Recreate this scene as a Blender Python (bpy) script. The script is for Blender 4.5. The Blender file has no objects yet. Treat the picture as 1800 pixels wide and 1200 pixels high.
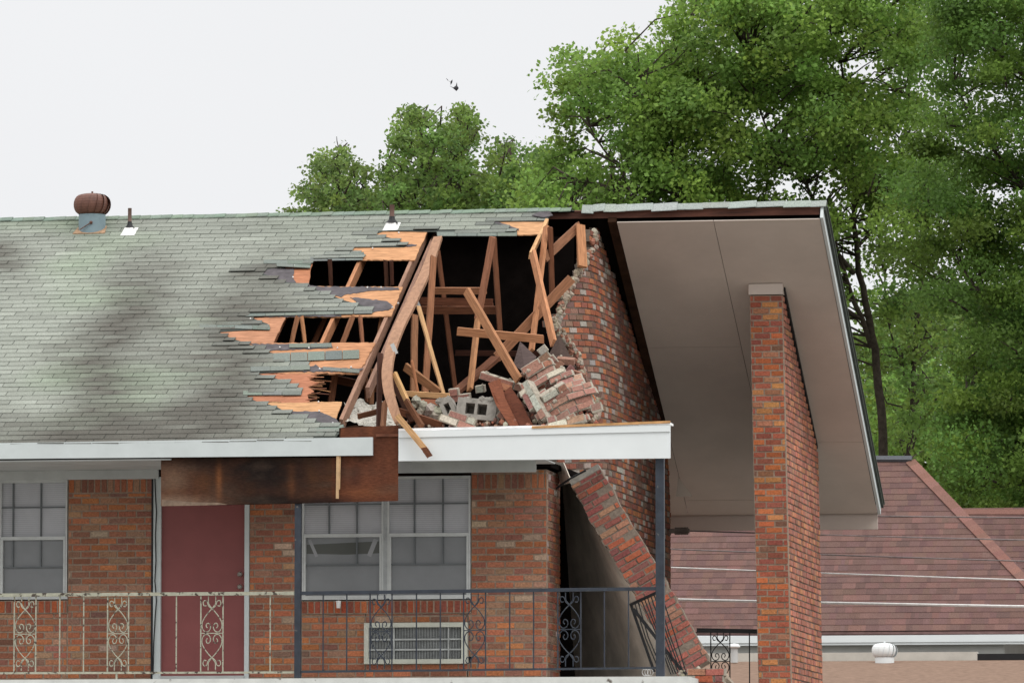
import bpy, math, random
import numpy as np
from mathutils import Vector, Matrix, noise as mnoise
random.seed(7); rng = np.random.default_rng(11)
S = bpy.context.scene; COL = S.collection
rad = math.radians
def blob(x, y, cx, cy, sx_, sy, a=0):
    dx, dy = x-cx, y-cy; u = dx*math.cos(a)+dy*math.sin(a); v = -dx*math.sin(a)+dy*math.cos(a)
    return math.exp(-(u/sx_)**2-(v/sy)**2)
# ------------------------------------------------------------------ camera
FPX = 11000.; PSI = rad(9.41); PIT = rad(4.83)
CAM = Vector((10.7109, -67.8785, 1.6))
Fw = Vector((-math.sin(PSI)*math.cos(PIT), math.cos(PSI)*math.cos(PIT), math.sin(PIT)))
Rt = Vector((math.cos(PSI), math.sin(PSI), 0)); Up = Rt.cross(Fw)
cd = bpy.data.cameras.new("camera"); cam = bpy.data.objects.new("camera", cd); COL.objects.link(cam)
cd.sensor_width = 36; cd.lens = 36*FPX/1800; cd.clip_start = 1; cd.clip_end = 3000
cam.matrix_world = Matrix.Translation(CAM) @ Matrix((Rt, Up, -Fw)).transposed().to_4x4()
S.camera = cam
# ------------------------------------------------------------------ overcast sky and soft sun
S.view_settings.view_transform = 'Standard'; S.view_settings.look = 'None'
S.view_settings.exposure = 0.0; S.view_settings.gamma = 1
w = bpy.data.worlds.new("World"); S.world = w; w.use_nodes = True
nt = w.node_tree; nt.nodes.clear()
tc = nt.nodes.new('ShaderNodeTexCoord'); sx = nt.nodes.new('ShaderNodeSeparateXYZ')
cr = nt.nodes.new('ShaderNodeValToRGB'); bg = nt.nodes.new('ShaderNodeBackground'); wo = nt.nodes.new('ShaderNodeOutputWorld')
nt.links.new(tc.outputs['Generated'], sx.inputs[0]); nt.links.new(sx.outputs['Z'], cr.inputs[0])
cn = nt.nodes.new('ShaderNodeTexNoise'); cn.inputs['Scale'].default_value = 7; cn.inputs['Detail'].default_value = 4
cmr = nt.nodes.new('ShaderNodeMapRange'); cmr.inputs[3].default_value = .955; cmr.inputs[4].default_value = 1.045; cvm = nt.nodes.new('ShaderNodeVectorMath'); cvm.operation = 'SCALE'
nt.links.new(tc.outputs['Generated'], cn.inputs[0]); nt.links.new(cn.outputs[0], cmr.inputs[0]); nt.links.new(cr.outputs[0], cvm.inputs[0]); nt.links.new(cmr.outputs[0], cvm.inputs['Scale'])
nt.links.new(cvm.outputs[0], bg.inputs[0]); nt.links.new(bg.outputs[0], wo.inputs[0])
e = cr.color_ramp.elements
e[0].position = 0.0; e[0].color = (.27, .275, .282, 1)
e[1].position = 1.0; e[1].color = (.72, .72, .72, 1)
# faint cloud tone
for p_, c_ in ((.06, (.287, .290, .296)), (.16, (.288, .291, .297)), (.4, (.45, .455, .46))):
    k = e.new(p_); k.color = (*c_, 1)
bg.inputs[1].default_value = 3.0
sun = bpy.data.lights.new("sun", 'SUN'); sun.energy = 0.9; sun.angle = rad(25); sun.color = (1, .97, .92)
so = bpy.data.objects.new("sun", sun); COL.objects.link(so)
so.rotation_euler = (rad(40), 0, rad(45))

# ------------------------------------------------------------------ projection helpers (pixel of the 1800x1200 photo -> point)
def ray(x, y): return Fw*FPX + Rt*(x-900) - Up*(y-600)
def at(x, y, Y): d = ray(x, y); return CAM + d*((Y-CAM.y)/d.y)
def onplane(x, y, p0, n): d = ray(x, y); return CAM + d*((p0-CAM).dot(n)/d.dot(n))
def px(P):
    v = P-CAM; z = v.dot(Fw); return 900+FPX*v.dot(Rt)/z, 600-FPX*v.dot(Up)/z
def inside(pt, poly):
    x, y = pt; c = False; j = len(poly)-1
    for i in range(len(poly)):
        xi, yi = poly[i]; xj, yj = poly[j]
        if (yi > y) != (yj > y) and x < (xj-xi)*(y-yi)/(yj-yi)+xi: c = not c
        j = i
    return c

YE, YR, ZE = -1.6, 4.6, 6.225
ZR = 9.35; MS = (ZR-ZE)/(YR-YE); YB = 2*YR-YE
def rz(Y): return ZE+MS*(Y-YE) if Y <= YR else ZR-MS*(Y-YR)
NF = Vector((0, -MS, 1)).normalized(); NB = Vector((0, MS, 1)).normalized()
DV = Vector((0, 1, MS)).normalized()
def onroof(x, y, off=0): return onplane(x, y, Vector((0, YE, ZE))+NF*off, NF)

# ------------------------------------------------------------------ materials
def mat(name, base=None, rough=.85, attr=False, nscale=8, namt=.25, stretch=(1, 1, 1), bump=.3, spec=.3, dark=None, metal=0, fine=None):
    m = bpy.data.materials.new(name); m.use_nodes = True; n = m.node_tree; L = n.links
    b = n.nodes['Principled BSDF']; b.inputs['Roughness'].default_value = rough
    b.inputs['Specular IOR Level'].default_value = spec; b.inputs['Metallic'].default_value = metal
    t = n.nodes.new('ShaderNodeTexCoord'); mp = n.nodes.new('ShaderNodeMapping'); mp.inputs['Scale'].default_value = stretch
    L.new(t.outputs['Object'], mp.inputs[0])
    no = n.nodes.new('ShaderNodeTexNoise'); no.inputs['Scale'].default_value = nscale; no.inputs['Detail'].default_value = 7; no.inputs['Roughness'].default_value = .65
    L.new(mp.outputs[0], no.inputs[0])
    r = n.nodes.new('ShaderNodeMapRange'); r.inputs[1].default_value = .3; r.inputs[2].default_value = .7
    r.inputs[3].default_value = 1-namt; r.inputs[4].default_value = 1+namt; L.new(no.outputs[0], r.inputs[0])
    if attr:
        a = n.nodes.new('ShaderNodeAttribute'); a.attribute_name = 'col'; src = a.outputs['Color']
    else:
        a = n.nodes.new('ShaderNodeRGB'); a.outputs[0].default_value = (*base, 1); src = a.outputs[0]
    vm = n.nodes.new('ShaderNodeVectorMath'); vm.operation = 'SCALE'; L.new(src, vm.inputs[0]); L.new(r.outputs[0], vm.inputs['Scale'])
    out = vm.outputs[0]
    if dark:   # worn or stained patches: (colour, scale, threshold)
        n2 = n.nodes.new('ShaderNodeTexNoise'); n2.inputs['Scale'].default_value = dark[1]; n2.inputs['Detail'].default_value = 6
        L.new(mp.outputs[0], n2.inputs[0])
        r2 = n.nodes.new('ShaderNodeMapRange'); r2.inputs[1].default_value = dark[2]; r2.inputs[2].default_value = dark[2]+.08; L.new(n2.outputs[0], r2.inputs[0])
        mx = n.nodes.new('ShaderNodeMix'); mx.data_type = 'RGBA'; L.new(r2.outputs[0], mx.inputs[0]); L.new(out, mx.inputs[6]); mx.inputs[7].default_value = (*dark[0], 1)
        out = mx.outputs[2]
    L.new(out, b.inputs['Base Color'])
    if bump:
        bp = n.nodes.new('ShaderNodeBump'); bp.inputs['Strength'].default_value = bump; bp.inputs['Distance'].default_value = .01
        L.new(no.outputs[0], bp.inputs['Height']); L.new(bp.outputs[0], b.inputs['Normal'])
    return m
M_BRICK = mat('brick', attr=True, nscale=45, namt=.35, bump=.6, rough=.95, spec=.1)
M_MORT = mat('mortar', (.31, .235, .18), nscale=25, namt=.3, bump=.6, rough=1, spec=.05)
M_MORTS = mat('dusty_mortar', (.22, .175, .14), nscale=25, namt=.3, bump=.6, rough=1, spec=.05)
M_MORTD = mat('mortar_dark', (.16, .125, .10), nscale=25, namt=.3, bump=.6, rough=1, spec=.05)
M_SHING = mat('asphalt_shingle', attr=True, nscale=60, namt=.28, bump=.5, rough=1, spec=.05)
M_FELT = mat('roofing_felt', (.105, .095, .10), nscale=9, namt=.3, rough=1, spec=.05)
M_UNDER = mat('shingle_underlay', (.07, .078, .07), nscale=9, rough=1, spec=.05)
M_DECK = mat('plywood', attr=True, nscale=6, namt=.36, stretch=(1, 5, 5), rough=.85, spec=.1, dark=((.20, .075, .04), 9, .66))
M_WOOD = mat('lumber', attr=True, nscale=5, namt=.38, stretch=(1, 9, 14), rough=.8, spec=.15)
M_WOODV = mat('lumber_upright', attr=True, nscale=3, namt=.25, stretch=(9, 4, 1.5), rough=.8, spec=.15)
M_DARKW = mat('old_dark_wood', (.035, .018, .011), nscale=5, namt=.4, rough=.95, spec=.05)
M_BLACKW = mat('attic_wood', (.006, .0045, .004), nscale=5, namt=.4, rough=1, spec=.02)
M_WHITE = mat('white_paint', (.56, .60, .595), nscale=2.5, namt=.07, bump=.08, rough=.55, dark=((.50, .51, .48), 6, .72))
M_WHITE2 = mat('clean_white_trim', (.74, .77, .77), nscale=1.5, namt=.04, bump=.04, rough=.45)
M_GREYP = mat('grey_paint', (.47, .48, .47), nscale=3, namt=.12, bump=.1, rough=.6)
M_SOFF = mat('soffit_paint', (.54, .465, .41), nscale=1.1, namt=.09, bump=.10, rough=.75)
M_RED = mat('red_door_paint', (.235, .070, .066), nscale=2, namt=.10, bump=.05, rough=.5)
M_STEEL = mat('dark_steel', (.035, .042, .055), nscale=9, namt=.3, bump=.1, rough=.5, dark=((.18, .17, .15), 14, .69))
M_CREAM = mat('rusty_cream_paint', (.37, .365, .285), nscale=18, namt=.2, bump=.2, rough=.7, dark=((.06, .045, .035), 22, .56))
M_BLACKM = mat('black_iron', (.012, .012, .013), nscale=9, namt=.2, rough=.5)
M_PLAST = mat('dirty_plaster', (.62, .55, .47), nscale=1.6, namt=.35, rough=.9)
M_PLY = mat('weathered_plywood', (.135, .040, .017), nscale=3, namt=.45, stretch=(1, 1, 5), rough=.85, dark=((.018, .011, .009), 1.5, .52))
M_PLYA = mat('streaked_plywood', attr=True, nscale=20, namt=.3, stretch=(1, 1, 4), rough=.85, spec=.1)
M_CONC = mat('concrete', (.27, .25, .22), nscale=14, namt=.28, bump=.7, rough=1)
M_SLAB = mat('painted_slab_edge', (.62, .63, .60), nscale=5, namt=.12, rough=.8, dark=((.12, .10, .08), 9, .68))
M_RUST = mat('rust_brown_metal', (.135, .058, .040), nscale=12, namt=.28, rough=.55, spec=.4)
M_GALV = mat('painted_sheet_metal', (.20, .27, .30), nscale=4, namt=.15, rough=.5)
M_RUSTO = mat('orange_rust', (.36, .23, .14), nscale=25, namt=.45, rough=.9)
M_FLASH = mat('white_flashing', (.75, .74, .72), nscale=12, namt=.15, rough=.5)
M_FOIL = mat('torn_insulation', (.50, .48, .42), nscale=30, namt=.5, bump=1, rough=.6, dark=((.10, .07, .05), 12, .6))
M_BARK = mat('bark', (.065, .052, .042), nscale=10, namt=.4, bump=1, rough=1, spec=.05)
M_GRND = mat('ground', (.20, .19, .17), nscale=.3, namt=.15, rough=1)
M_TANR = mat('tan_roof', (.215, .145, .108), nscale=9, namt=.28, rough=1, spec=.05)
M_CREAMW = mat('cream_wall', (.50, .48, .43), nscale=3, namt=.12, rough=.9)
M_WIRE = mat('wire', (.20, .165, .16), nscale=20, namt=.25, rough=.6)
M_KNOB = mat('worn_knob', (.30, .27, .24), nscale=20, rough=.35, spec=.6)
M_BIRD = mat('feathers', (.05, .05, .055), rough=.9)
def glass(name, c, stripes=0):
    m = mat(name, c, nscale=1.5, namt=.12, bump=0, rough=.22, spec=.45)
    if stripes:
        n = m.node_tree; b = n.nodes['Principled BSDF']; l = b.inputs['Base Color'].links[0].from_socket
        t = n.nodes.new('ShaderNodeTexCoord'); wv = n.nodes.new('ShaderNodeTexWave'); wv.bands_direction = 'Z'; wv.inputs['Scale'].default_value = stripes; wv.inputs['Distortion'].default_value = .3
        n.links.new(t.outputs['Object'], wv.inputs[0]); r = n.nodes.new('ShaderNodeMapRange'); r.inputs[3].default_value = .86; r.inputs[4].default_value = 1.1
        n.links.new(wv.outputs[1], r.inputs[0]); v = n.nodes.new('ShaderNodeVectorMath'); v.operation = 'SCALE'; n.links.new(l, v.inputs[0]); n.links.new(r.outputs[0], v.inputs['Scale'])
        n.links.new(v.outputs[0], b.inputs['Base Color'])
    return m
M_GUP = glass('pane_with_blinds', (.42, .42, .44), 14); M_GLO = glass('screened_pane', (.19, .195, .20))
M_GDK = glass('painted_dark_reflection', (.060, .062, .050)); M_GST = glass('reflection_grey', (.27, .27, .275))
def leafmat(name):
    m = bpy.data.materials.new(name); m.use_nodes = True; n = m.node_tree; n.nodes.clear(); L = n.links
    a = n.nodes.new('ShaderNodeAttribute'); a.attribute_name = 'col'
    d = n.nodes.new('ShaderNodeBsdfPrincipled'); d.inputs['Roughness'].default_value = .55; d.inputs['Specular IOR Level'].default_value = .25
    t = n.nodes.new('ShaderNodeBsdfTranslucent'); x = n.nodes.new('ShaderNodeMixShader'); x.inputs[0].default_value = .5
    o = n.nodes.new('ShaderNodeOutputMaterial')
    L.new(a.outputs['Color'], d.inputs['Base Color']); L.new(a.outputs['Color'], t.inputs[0])
    L.new(d.outputs[0], x.inputs[1]); L.new(t.outputs[0], x.inputs[2]); L.new(x.outputs[0], o.inputs[0])
    return m
M_LEAF = leafmat('leaves')

# ------------------------------------------------------------------ mesh helpers
def tag(o, label=None, cat=None, group=None, kind=None):
    if label: o['label'] = label
    if cat: o['category'] = cat
    if group: o['group'] = group
    if kind: o['kind'] = kind
    return o
def empty(name, loc=(0, 0, 0)):
    o = bpy.data.objects.new(name, None); COL.objects.link(o); o.location = loc; o.empty_display_size = .1; return o
def thing(name, label, cat, group=None, loc=(0, 0, 0)): return tag(empty(name, loc), label, cat, group)
BOXF = ((0, 1, 3, 2), (4, 6, 7, 5), (0, 4, 5, 1), (2, 3, 7, 6), (0, 2, 6, 4), (1, 5, 7, 3))
class MB:
    def __init__(s): s.v = []; s.f = []; s.c = []
    def add(s, vs, fs, c=(1, 1, 1)):
        o = len(s.v); s.v += [tuple(v) for v in vs]
        pv = isinstance(c, list)
        for f in fs: s.f.append(tuple(i+o for i in f)); s.c.extend([c[i] for i in f] if pv else [c]*len(f))
    def hexa(s, vs, c=(1, 1, 1)): s.add(vs, BOXF, c)
    def box(s, x0, x1, y0, y1, z0, z1, c=(1, 1, 1)):
        s.hexa([(x, y, z) for x in (x0, x1) for y in (y0, y1) for z in (z0, z1)], c)
    def beam(s, a, b, wd, th, side=Vector((0, 1, 0)), c=(1, 1, 1)):
        a = Vector(a); b = Vector(b); d = (b-a).normalized(); u = d.cross(side).normalized(); v = u.cross(d).normalized()
        s.hexa([p+u*(i*wd/2)+v*(j*th/2) for p in (a, b) for i in (-1, 1) for j in (-1, 1)], c)
    def prism(s, poly, n, th, c=(1, 1, 1)):
        n = Vector(n); k = len(poly); vs = [Vector(p) for p in poly]+[Vector(p)-n*th for p in poly]
        s.add(vs, [tuple(range(k)), tuple(reversed(range(k, 2*k)))]+[(i, (i+1) % k, (i+1) % k+k, i+k) for i in range(k)], c)
    def tube(s, pts, r, n=6, c=(1, 1, 1), cap=True):
        pts = [Vector(p) for p in pts]; rs = r if isinstance(r, (list, tuple)) else [r]*len(pts)
        vs = []; ref = Vector((.3, .2, 1)).normalized()
        for i, p in enumerate(pts):
            d = (pts[min(i+1, len(pts)-1)]-pts[max(i-1, 0)]).normalized()
            if abs(d.dot(ref)) > .95: rf = Vector((1, 0, 0))
            else: rf = ref
            u = d.cross(rf).normalized(); v = d.cross(u)
            vs += [p+(u*math.cos(2*math.pi*k/n)+v*math.sin(2*math.pi*k/n))*rs[i] for k in range(n)]
        fs = [(i*n+k, i*n+(k+1) % n, (i+1)*n+(k+1) % n, (i+1)*n+k) for i in range(len(pts)-1) for k in range(n)]
        if cap: fs += [tuple(range(n)), tuple(reversed(range((len(pts)-1)*n, len(pts)*n)))]
        s.add(vs, fs, c)
    def lathe(s, prof, cx, cy, n=24, c=(1, 1, 1)):
        vs = [(cx+r*math.cos(2*math.pi*k/n), cy+r*math.sin(2*math.pi*k/n), z) for r, z in prof for k in range(n)]
        fs = [(i*n+k, i*n+(k+1) % n, (i+1)*n+(k+1) % n, (i+1)*n+k) for i in range(len(prof)-1) for k in range(n)]
        s.add(vs, fs, c)
    def lump(s, p, r, c=(1, 1, 1), sq=(1, 1, 1)):
        n, m = 7, 5; vs = []; ph = random.random()*6
        for i in range(m):
            t = math.pi*(i+.02)/(m-1+.04)
            for k in range(n):
                a = 2*math.pi*k/n+ph; q = r*random.uniform(.72, 1.2)
                vs.append((p[0]+q*sq[0]*math.sin(t)*math.cos(a), p[1]+q*sq[1]*math.sin(t)*math.sin(a), p[2]+q*sq[2]*math.cos(t)))
        fs = [(i*n+k, i*n+(k+1) % n, (i+1)*n+(k+1) % n, (i+1)*n+k) for i in range(m-1) for k in range(n)]
        s.add(vs, fs+[tuple(range(n)), tuple(range((m-1)*n, m*n))], c)
    def build(s, name, m, parent=None, smooth=False):
        me = bpy.data.meshes.new(name); me.from_pydata(s.v, [], s.f); me.materials.append(m)
        a = me.color_attributes.new('col', 'FLOAT_COLOR', 'CORNER')
        arr = np.empty((len(me.loops), 4), 'f'); i = 0
        arr[:, :3] = np.array(s.c, 'f'); arr[:, 3] = 1; a.data.foreach_set('color', arr.ravel())
        if smooth: me.polygons.foreach_set('use_smooth', [True]*len(me.polygons))
        me.update(); o = bpy.data.objects.new(name, me); COL.objects.link(o)
        if parent: o.parent = parent; o.matrix_parent_inverse = Matrix.Translation(-Vector(parent.location))
        return o
def boxo(name, m, parent, *a):
    b = MB(); b.box(*a); return b.build(name, m, parent)
def jit(c, s=.15):
    k = 1+random.uniform(-s, s); return tuple(max(0, x*k*(1+random.uniform(-s, s)*.35)) for x in c)
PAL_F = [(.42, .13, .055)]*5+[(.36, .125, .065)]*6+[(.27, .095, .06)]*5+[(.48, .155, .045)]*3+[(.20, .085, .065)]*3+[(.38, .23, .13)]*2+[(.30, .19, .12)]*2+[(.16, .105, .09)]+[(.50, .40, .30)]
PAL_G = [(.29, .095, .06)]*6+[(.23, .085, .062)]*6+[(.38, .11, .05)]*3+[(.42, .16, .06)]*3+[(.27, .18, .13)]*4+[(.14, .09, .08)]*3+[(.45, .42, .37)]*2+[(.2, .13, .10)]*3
PAL_P = [(.33, .075, .045)]*7+[(.24, .06, .045)]*5+[(.50, .13, .035)]*4+[(.55, .24, .075)]*3+[(.15, .085, .06)]*2+[(.36, .17, .09)]*2
PAL_S = [(.36, .13, .10)]*6+[(.29, .10, .085)]*5+[(.45, .12, .06)]*3+[(.24, .10, .09)]*3+[(.40, .22, .14)]*2
def mute(P, k, t): return [tuple(c[i]*(1-k)+t[i]*k for i in range(3)) for c in P]
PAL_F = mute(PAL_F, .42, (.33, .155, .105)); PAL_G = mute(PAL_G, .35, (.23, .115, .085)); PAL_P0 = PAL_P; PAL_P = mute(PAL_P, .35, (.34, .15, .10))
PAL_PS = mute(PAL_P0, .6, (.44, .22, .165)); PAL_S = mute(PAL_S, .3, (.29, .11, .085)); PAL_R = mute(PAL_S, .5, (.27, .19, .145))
BW, BH, BJ = .208, .0745, .012
def lay(bm, mm, mapf, u0, u1, v0, v1, pal, test=None, bw=BW, bh=BH, depth=.1, j=BJ, vert=False, wob=.003):
    if vert: f0 = mapf; mapf = lambda u, v, w_: f0(v, u, w_); u0, u1, v0, v1 = v0, v1, u0, u1
    r0 = math.floor(v0/bh+.001) if not vert else 0
    nr = math.ceil((v1-v0)/bh-1e-4)+1
    for r in range(r0, r0+nr):
        va = r*bh if not vert else v0+r*bh; vb = min(va+bh, v1); va = max(va, v0)
        if vb-va < .02: continue
        off = (r % 2)*bw/2+((r*37) % 5)*.004 if not vert else u0
        k0 = math.floor((u0-off)/bw+.001)
        for k in range(k0, k0+math.ceil((u1-u0)/bw)+2):
            ua = max(u0, off+k*bw); ub = min(u1, off+(k+1)*bw)
            if ub-ua < .03: continue
            if test and not test(px(Vector(mapf((ua+ub)/2, (va+vb)/2, 0)))): continue
            c = jit(random.choice(pal)); k9 = 1+.28*mnoise.fractal(Vector(mapf((ua+ub)/2, (va+vb)/2, 0))*1.3, 1, 2, 3); c = tuple(x_*k9 for x_ in c); q = random.uniform(-wob, wob); h = j/2; i = .003
            g = [random.uniform(-.0022, .0022) for _ in range(4)]
            P = []
            for (u, v, du, dv) in ((ua+h, va+h+g[0], 1, 1), (ua+h, vb-h+g[1], 1, -1), (ub-h, va+h+g[2], -1, 1), (ub-h, vb-h+g[3], -1, -1)):
                P.append(mapf(u, v, -depth)); P.append(mapf(u+du*i, v+dv*i, q))
            o = P
            bm.hexa([o[0], o[1], o[2], o[3], o[4], o[5], o[6], o[7]], c)
            if mm is not None:
                mm.hexa([mapf(u, v, w_) for u in (ua, ub) for v in (va, vb) for w_ in (-depth+.008, -.007)])

# ================================================================== ground
g = MB(); g.box(-400, 400, -300, 600, -.5, 0); tag(g.build('ground', M_GRND), kind='structure')

# ================================================================== motel building
B = thing('motel_building', 'two storey brick motel with a green shingle roof torn open by storm damage', 'building', loc=(-3, 4, 0))
ZF = 3.665
# --- facade wall (plane Y=0)
XC = -.15
fm = lambda u, v, w_: (u, -w_, v)
fb, fmm = MB(), MB()
def X0(x, y=1000): return at(x, y, 0).x
def Z0(y, x=600): return at(x, y, 0).z
zt = Z0(838); zso = Z0(862)
wins = ((X0(-240), X0(119), Z0(1053, 60), zt), (X0(270), X0(438), 3.6, zt), (X0(530), X0(828), Z0(1053, 680), zt))
segs = [(-11, wins[0][0]), (wins[0][1], wins[1][0]), (wins[1][1], wins[2][0]), (wins[2][1], XC)]
for a, b in segs:
    lay(fb, fmm, fm, a, b, ZF-.1, zso, PAL_F); lay(fb, fmm, fm, a, b, zso, zt+.06, PAL_F, vert=True, bw=.17)
ac = (X0(642), X0(823), Z0(1166, 730), Z0(1094, 730))
for wn in (wins[0], wins[2]):
    zs = wn[2]-.155
    lay(fb, fmm, lambda u, v, w_: (u, -w_-.022, v), wn[0], wn[1], zs, wn[2]-.012, [(.34, .085, .045), (.27, .08, .05), (.38, .11, .05), (.24, .08, .055)], vert=True, bw=.15)
    if wn is wins[2]:
        lay(fb, fmm, fm, wn[0], ac[0], ZF-.1, zs, PAL_F); lay(fb, fmm, fm, ac[1], wn[1], ZF-.1, zs, PAL_F)
        lay(fb, fmm, fm, ac[0], ac[1], ac[3], zs, PAL_F); lay(fb, fmm, fm, ac[0], ac[1], ZF-.1, ac[2], PAL_F)
    else: lay(fb, fmm, fm, wn[0], wn[1], ZF-.1, zs, PAL_F)
# return of the wall at the corner
rm_ = lambda u, v, w_: (XC+w_, u, v)
lay(fb, fmm, rm_, 0.02, .95, ZF-.1, 6.0, [jit(c, .1) for c in PAL_G])
wl = fb.build('facade_brickwork', M_BRICK, B); fmm.build('mortar', M_MORT, wl)
b = MB(); b.box(-11, XC-.11, .11, .25, 0, ZF-.1); b.box(-11, XC-.11, .8, .95, ZF-.1, 6.0)
for a, c in segs[:3]: b.box(a, c, .105, .25, ZF-.1, 6.0)
b.box(segs[3][0], XC-.11, .105, .25, ZF-.1, 6.0)
b.build('inner_wall', M_DARKW, B)
M_LOW = mat('lower_brick', (.3, .11, .06), nscale=6); boxo('lower_wall', M_LOW, B, -11, XC, 0, .1, 0, ZF-.1)
boxo('rear_wall', M_LOW, B, -11, -.1, 8.8, 8.95, 0, 6.2)
boxo('left_wall', M_LOW, B, -11.1, -11.0, 0, 8.8, 0, 6.1)
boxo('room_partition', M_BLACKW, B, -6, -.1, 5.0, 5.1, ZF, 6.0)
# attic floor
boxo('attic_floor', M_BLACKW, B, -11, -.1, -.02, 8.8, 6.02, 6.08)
boxo('attic_partition', M_BLACKW, B, -8.2, -8.1, -1.2, 8.8, 6.08, 9.1) if False else None
# --- balcony slab
sl = MB(); zs = at(600, 1191, -1.6).z; sxr = at(1208, 1191, -1.6).x
sl.box(-11, sxr, -1.62, 0, zs-.22, zs); sl.box(XC, sxr, 0, 8.8, zs-.22, zs-.01)
sl.build('balcony_slab', M_SLAB, B)

# --- windows
def window(x0, x1, units, z0, z1):
    for (a, b_, vs, flags) in units:
        A, C_ = X0(a), X0(b_); mid = Z0(941, 600)
        f = MB(); t = .030
        f.box(A, A+t*.7, -.01, .06, z0, z1); f.box(C_-t*.7, C_, -.01, .06, z0, z1); f.box(A+t*.7, C_-t*.7, -.01, .06, z1-.03, z1)
        f.box(A-.01, C_+.01, -.035, .06, z0-.0, z0+.045)
        f.box(A+t*.7, C_-t*.7, -.02, .05, mid-.018, mid+.02)
        f.box(A+.022, A+.022+.02, -.018, .04, z0+.045, mid-.018); f.box(C_-.042, C_-.022, -.018, .04, z0+.045, mid-.018)
        fr = f.build('window', M_FRAME, B)
        m_ = MB(); zq = Z0(886); zl = Z0(992)
        for v in vs: m_.box(X0(v)-.008, X0(v)+.008, .008, .036, mid+.02, z1-.03)
        m_.box(A+.021, C_-.021, .0085, .0355, zq-.008, zq+.008)
        for v in (vs if flags != 1 else vs[1:]): m_.box(X0(v)-.008, X0(v)+.008, .002, .03, zl+.008, mid-.018)
        m_.box(A+.042, C_-.042, .0025, .0295, zl-.008, zl+.008)
        m_.build('muntins', M_MUNT, fr)
        p = MB(); p.box(A+.01, C_-.01, .03, .034, mid, z1-.02); p.build('upper_pane', M_GUP, fr)
        p = MB(); p.box(A+.01, C_-.01, .026, .0295, z0+.02, mid); p.build('lower_pane', M_GLO, fr)
        if flags == 1:  # reflection painted on the lower pane: flat dark shape with paler stripes
            p = MB(); za, zb = Z0(974), Z0(949)
            p.prism([(A+.045, .0255, Z0(972)), (A+.5, .0255, za), (C_-.045, .0255, Z0(972)), (C_-.045, .0255, Z0(951)), (A+.045, .0255, Z0(956)), ], (0, -1, 0), .0004)
            p.build('dark_reflection', M_GDK, fr)
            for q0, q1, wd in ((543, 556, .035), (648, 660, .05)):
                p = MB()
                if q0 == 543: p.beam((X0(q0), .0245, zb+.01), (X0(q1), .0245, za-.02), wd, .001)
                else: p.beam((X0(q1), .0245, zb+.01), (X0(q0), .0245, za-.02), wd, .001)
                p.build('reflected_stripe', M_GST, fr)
M_FRAME = mat('window_frame', (.50, .51, .50), nscale=6, namt=.12, rough=.5)
M_MUNT2 = mat('mullion_grey', (.36, .37, .37), nscale=6)
M_MUNT = mat('muntin', (.13, .14, .145), nscale=6, namt=.12, rough=.6)
window(0, 0, [(-120, -2, (-80, -40), 0), (-1, 118, (22, 71), 0), (-240, -121, (-200, -160), 0)], wins[0][2], zt)
window(0, 0, [(531, 674, (578, 627), 1), (681, 827, (728, 778), 0)], wins[2][2], zt)
b = MB(); b.box(X0(674), X0(681), -.005, .05, wins[2][2], zt); b.build('window_mullion', M_MUNT2, B)
boxo('blind_backing', M_DARKW, B, -7.9, wins[0][1], .11, .115, 4.3, 6); boxo('blind_backing', M_DARKW, B, wins[2][0], wins[2][1], .11, .115, 4.3, 6)
# --- door
dz0, dz1 = Z0(1187, 355), Z0(838)
dl, dr = X0(283), X0(430)
b = MB(); b.box(dl, dr, .03, .07, dz0, dz1-.15); do = b.build('door', M_RED, B)
for y, nm in ((1009, 'deadbolt'), (1031, 'handle')):
    k = MB(); P = at(423, y, .03); k.tube([(P.x, .03, P.z), (P.x, .0, P.z), (P.x, -.02, P.z), (P.x, -.045, P.z)], [.018, .014, .030, .022], 10); k.build(nm, M_KNOB, do, True)
b = MB(); b.box(X0(270), dl, -.02, .09, ZF, dz1+.02); b.box(dr, X0(438), -.012, .09, ZF, dz1); b.box(dl, dr, .0, .09, dz1-.15, dz1)
b.build('door_frame', M_WHITE, B)
boxo('door_sill', M_GREYP, B, dl, dr, -.03, .12, ZF-.02, dz0)
c = MB(); P = [at(272+dx, y, -.035) for dx, y in ((0, 838), (1, 870), (3, 900), (1, 940), (2, 985), (0, 1020), (3, 1055), (1, 1080), (-2, 1130), (-3, 1185))]
c.tube(P, .007, 5); c.build('loose_cable', M_BLACKM, B)
b = MB(); b.box(X0(266), X0(269.5), -.012, .02, ZF, zt); b.build('cable_channel', M_BLACKM, B)
# --- air conditioner
A = MB(); x0, x1, z0, z1 = ac; t = .05
for bx in ((x0, x1, z1-t, z1), (x0, x1, z0, z0+t), (x0, x0+t, z0+t, z1-t), (x1-t*1.3, x1, z0+t, z1-t)): A.box(bx[0], bx[1], -.07, .08, bx[2], bx[3])
acf = A.build('air_conditioner', mat('ac_cream', (.50, .50, .43), nscale=8, namt=.12, dark=((.2, .1, .05), 12, .68)), B)
boxo('coil', mat('ac_coil', (.10, .105, .11), nscale=40, stretch=(4, 1, .3), namt=.4), acf, x0+t+.001, x1-t*1.3-.001, -.005, .06, z0+t, z1-t)
A = MB(); xi0, xi1 = x0+t, x1-t*1.3; zi0, zi1 = z0+t, z1-t
for q in (.30, .62): z = zi0+(zi1-zi0)*q; A.box(xi0, xi1, -.04, -.02, z-.009, z+.009)
for q in (.27, .86): x = xi0+(xi1-xi0)*q; A.box(x-.008, x+.008, -.045, -.041, zi0, zi1)
n = 60
for i in range(n):
    x = xi0+(xi1-xi0)*(i+.5)/n; A.box(x-.0025, x+.0025, -.019, -.008, zi0, zi1)
A.build('grille', mat('ac_grille', (.38, .39, .38), nscale=8), acf)
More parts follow.
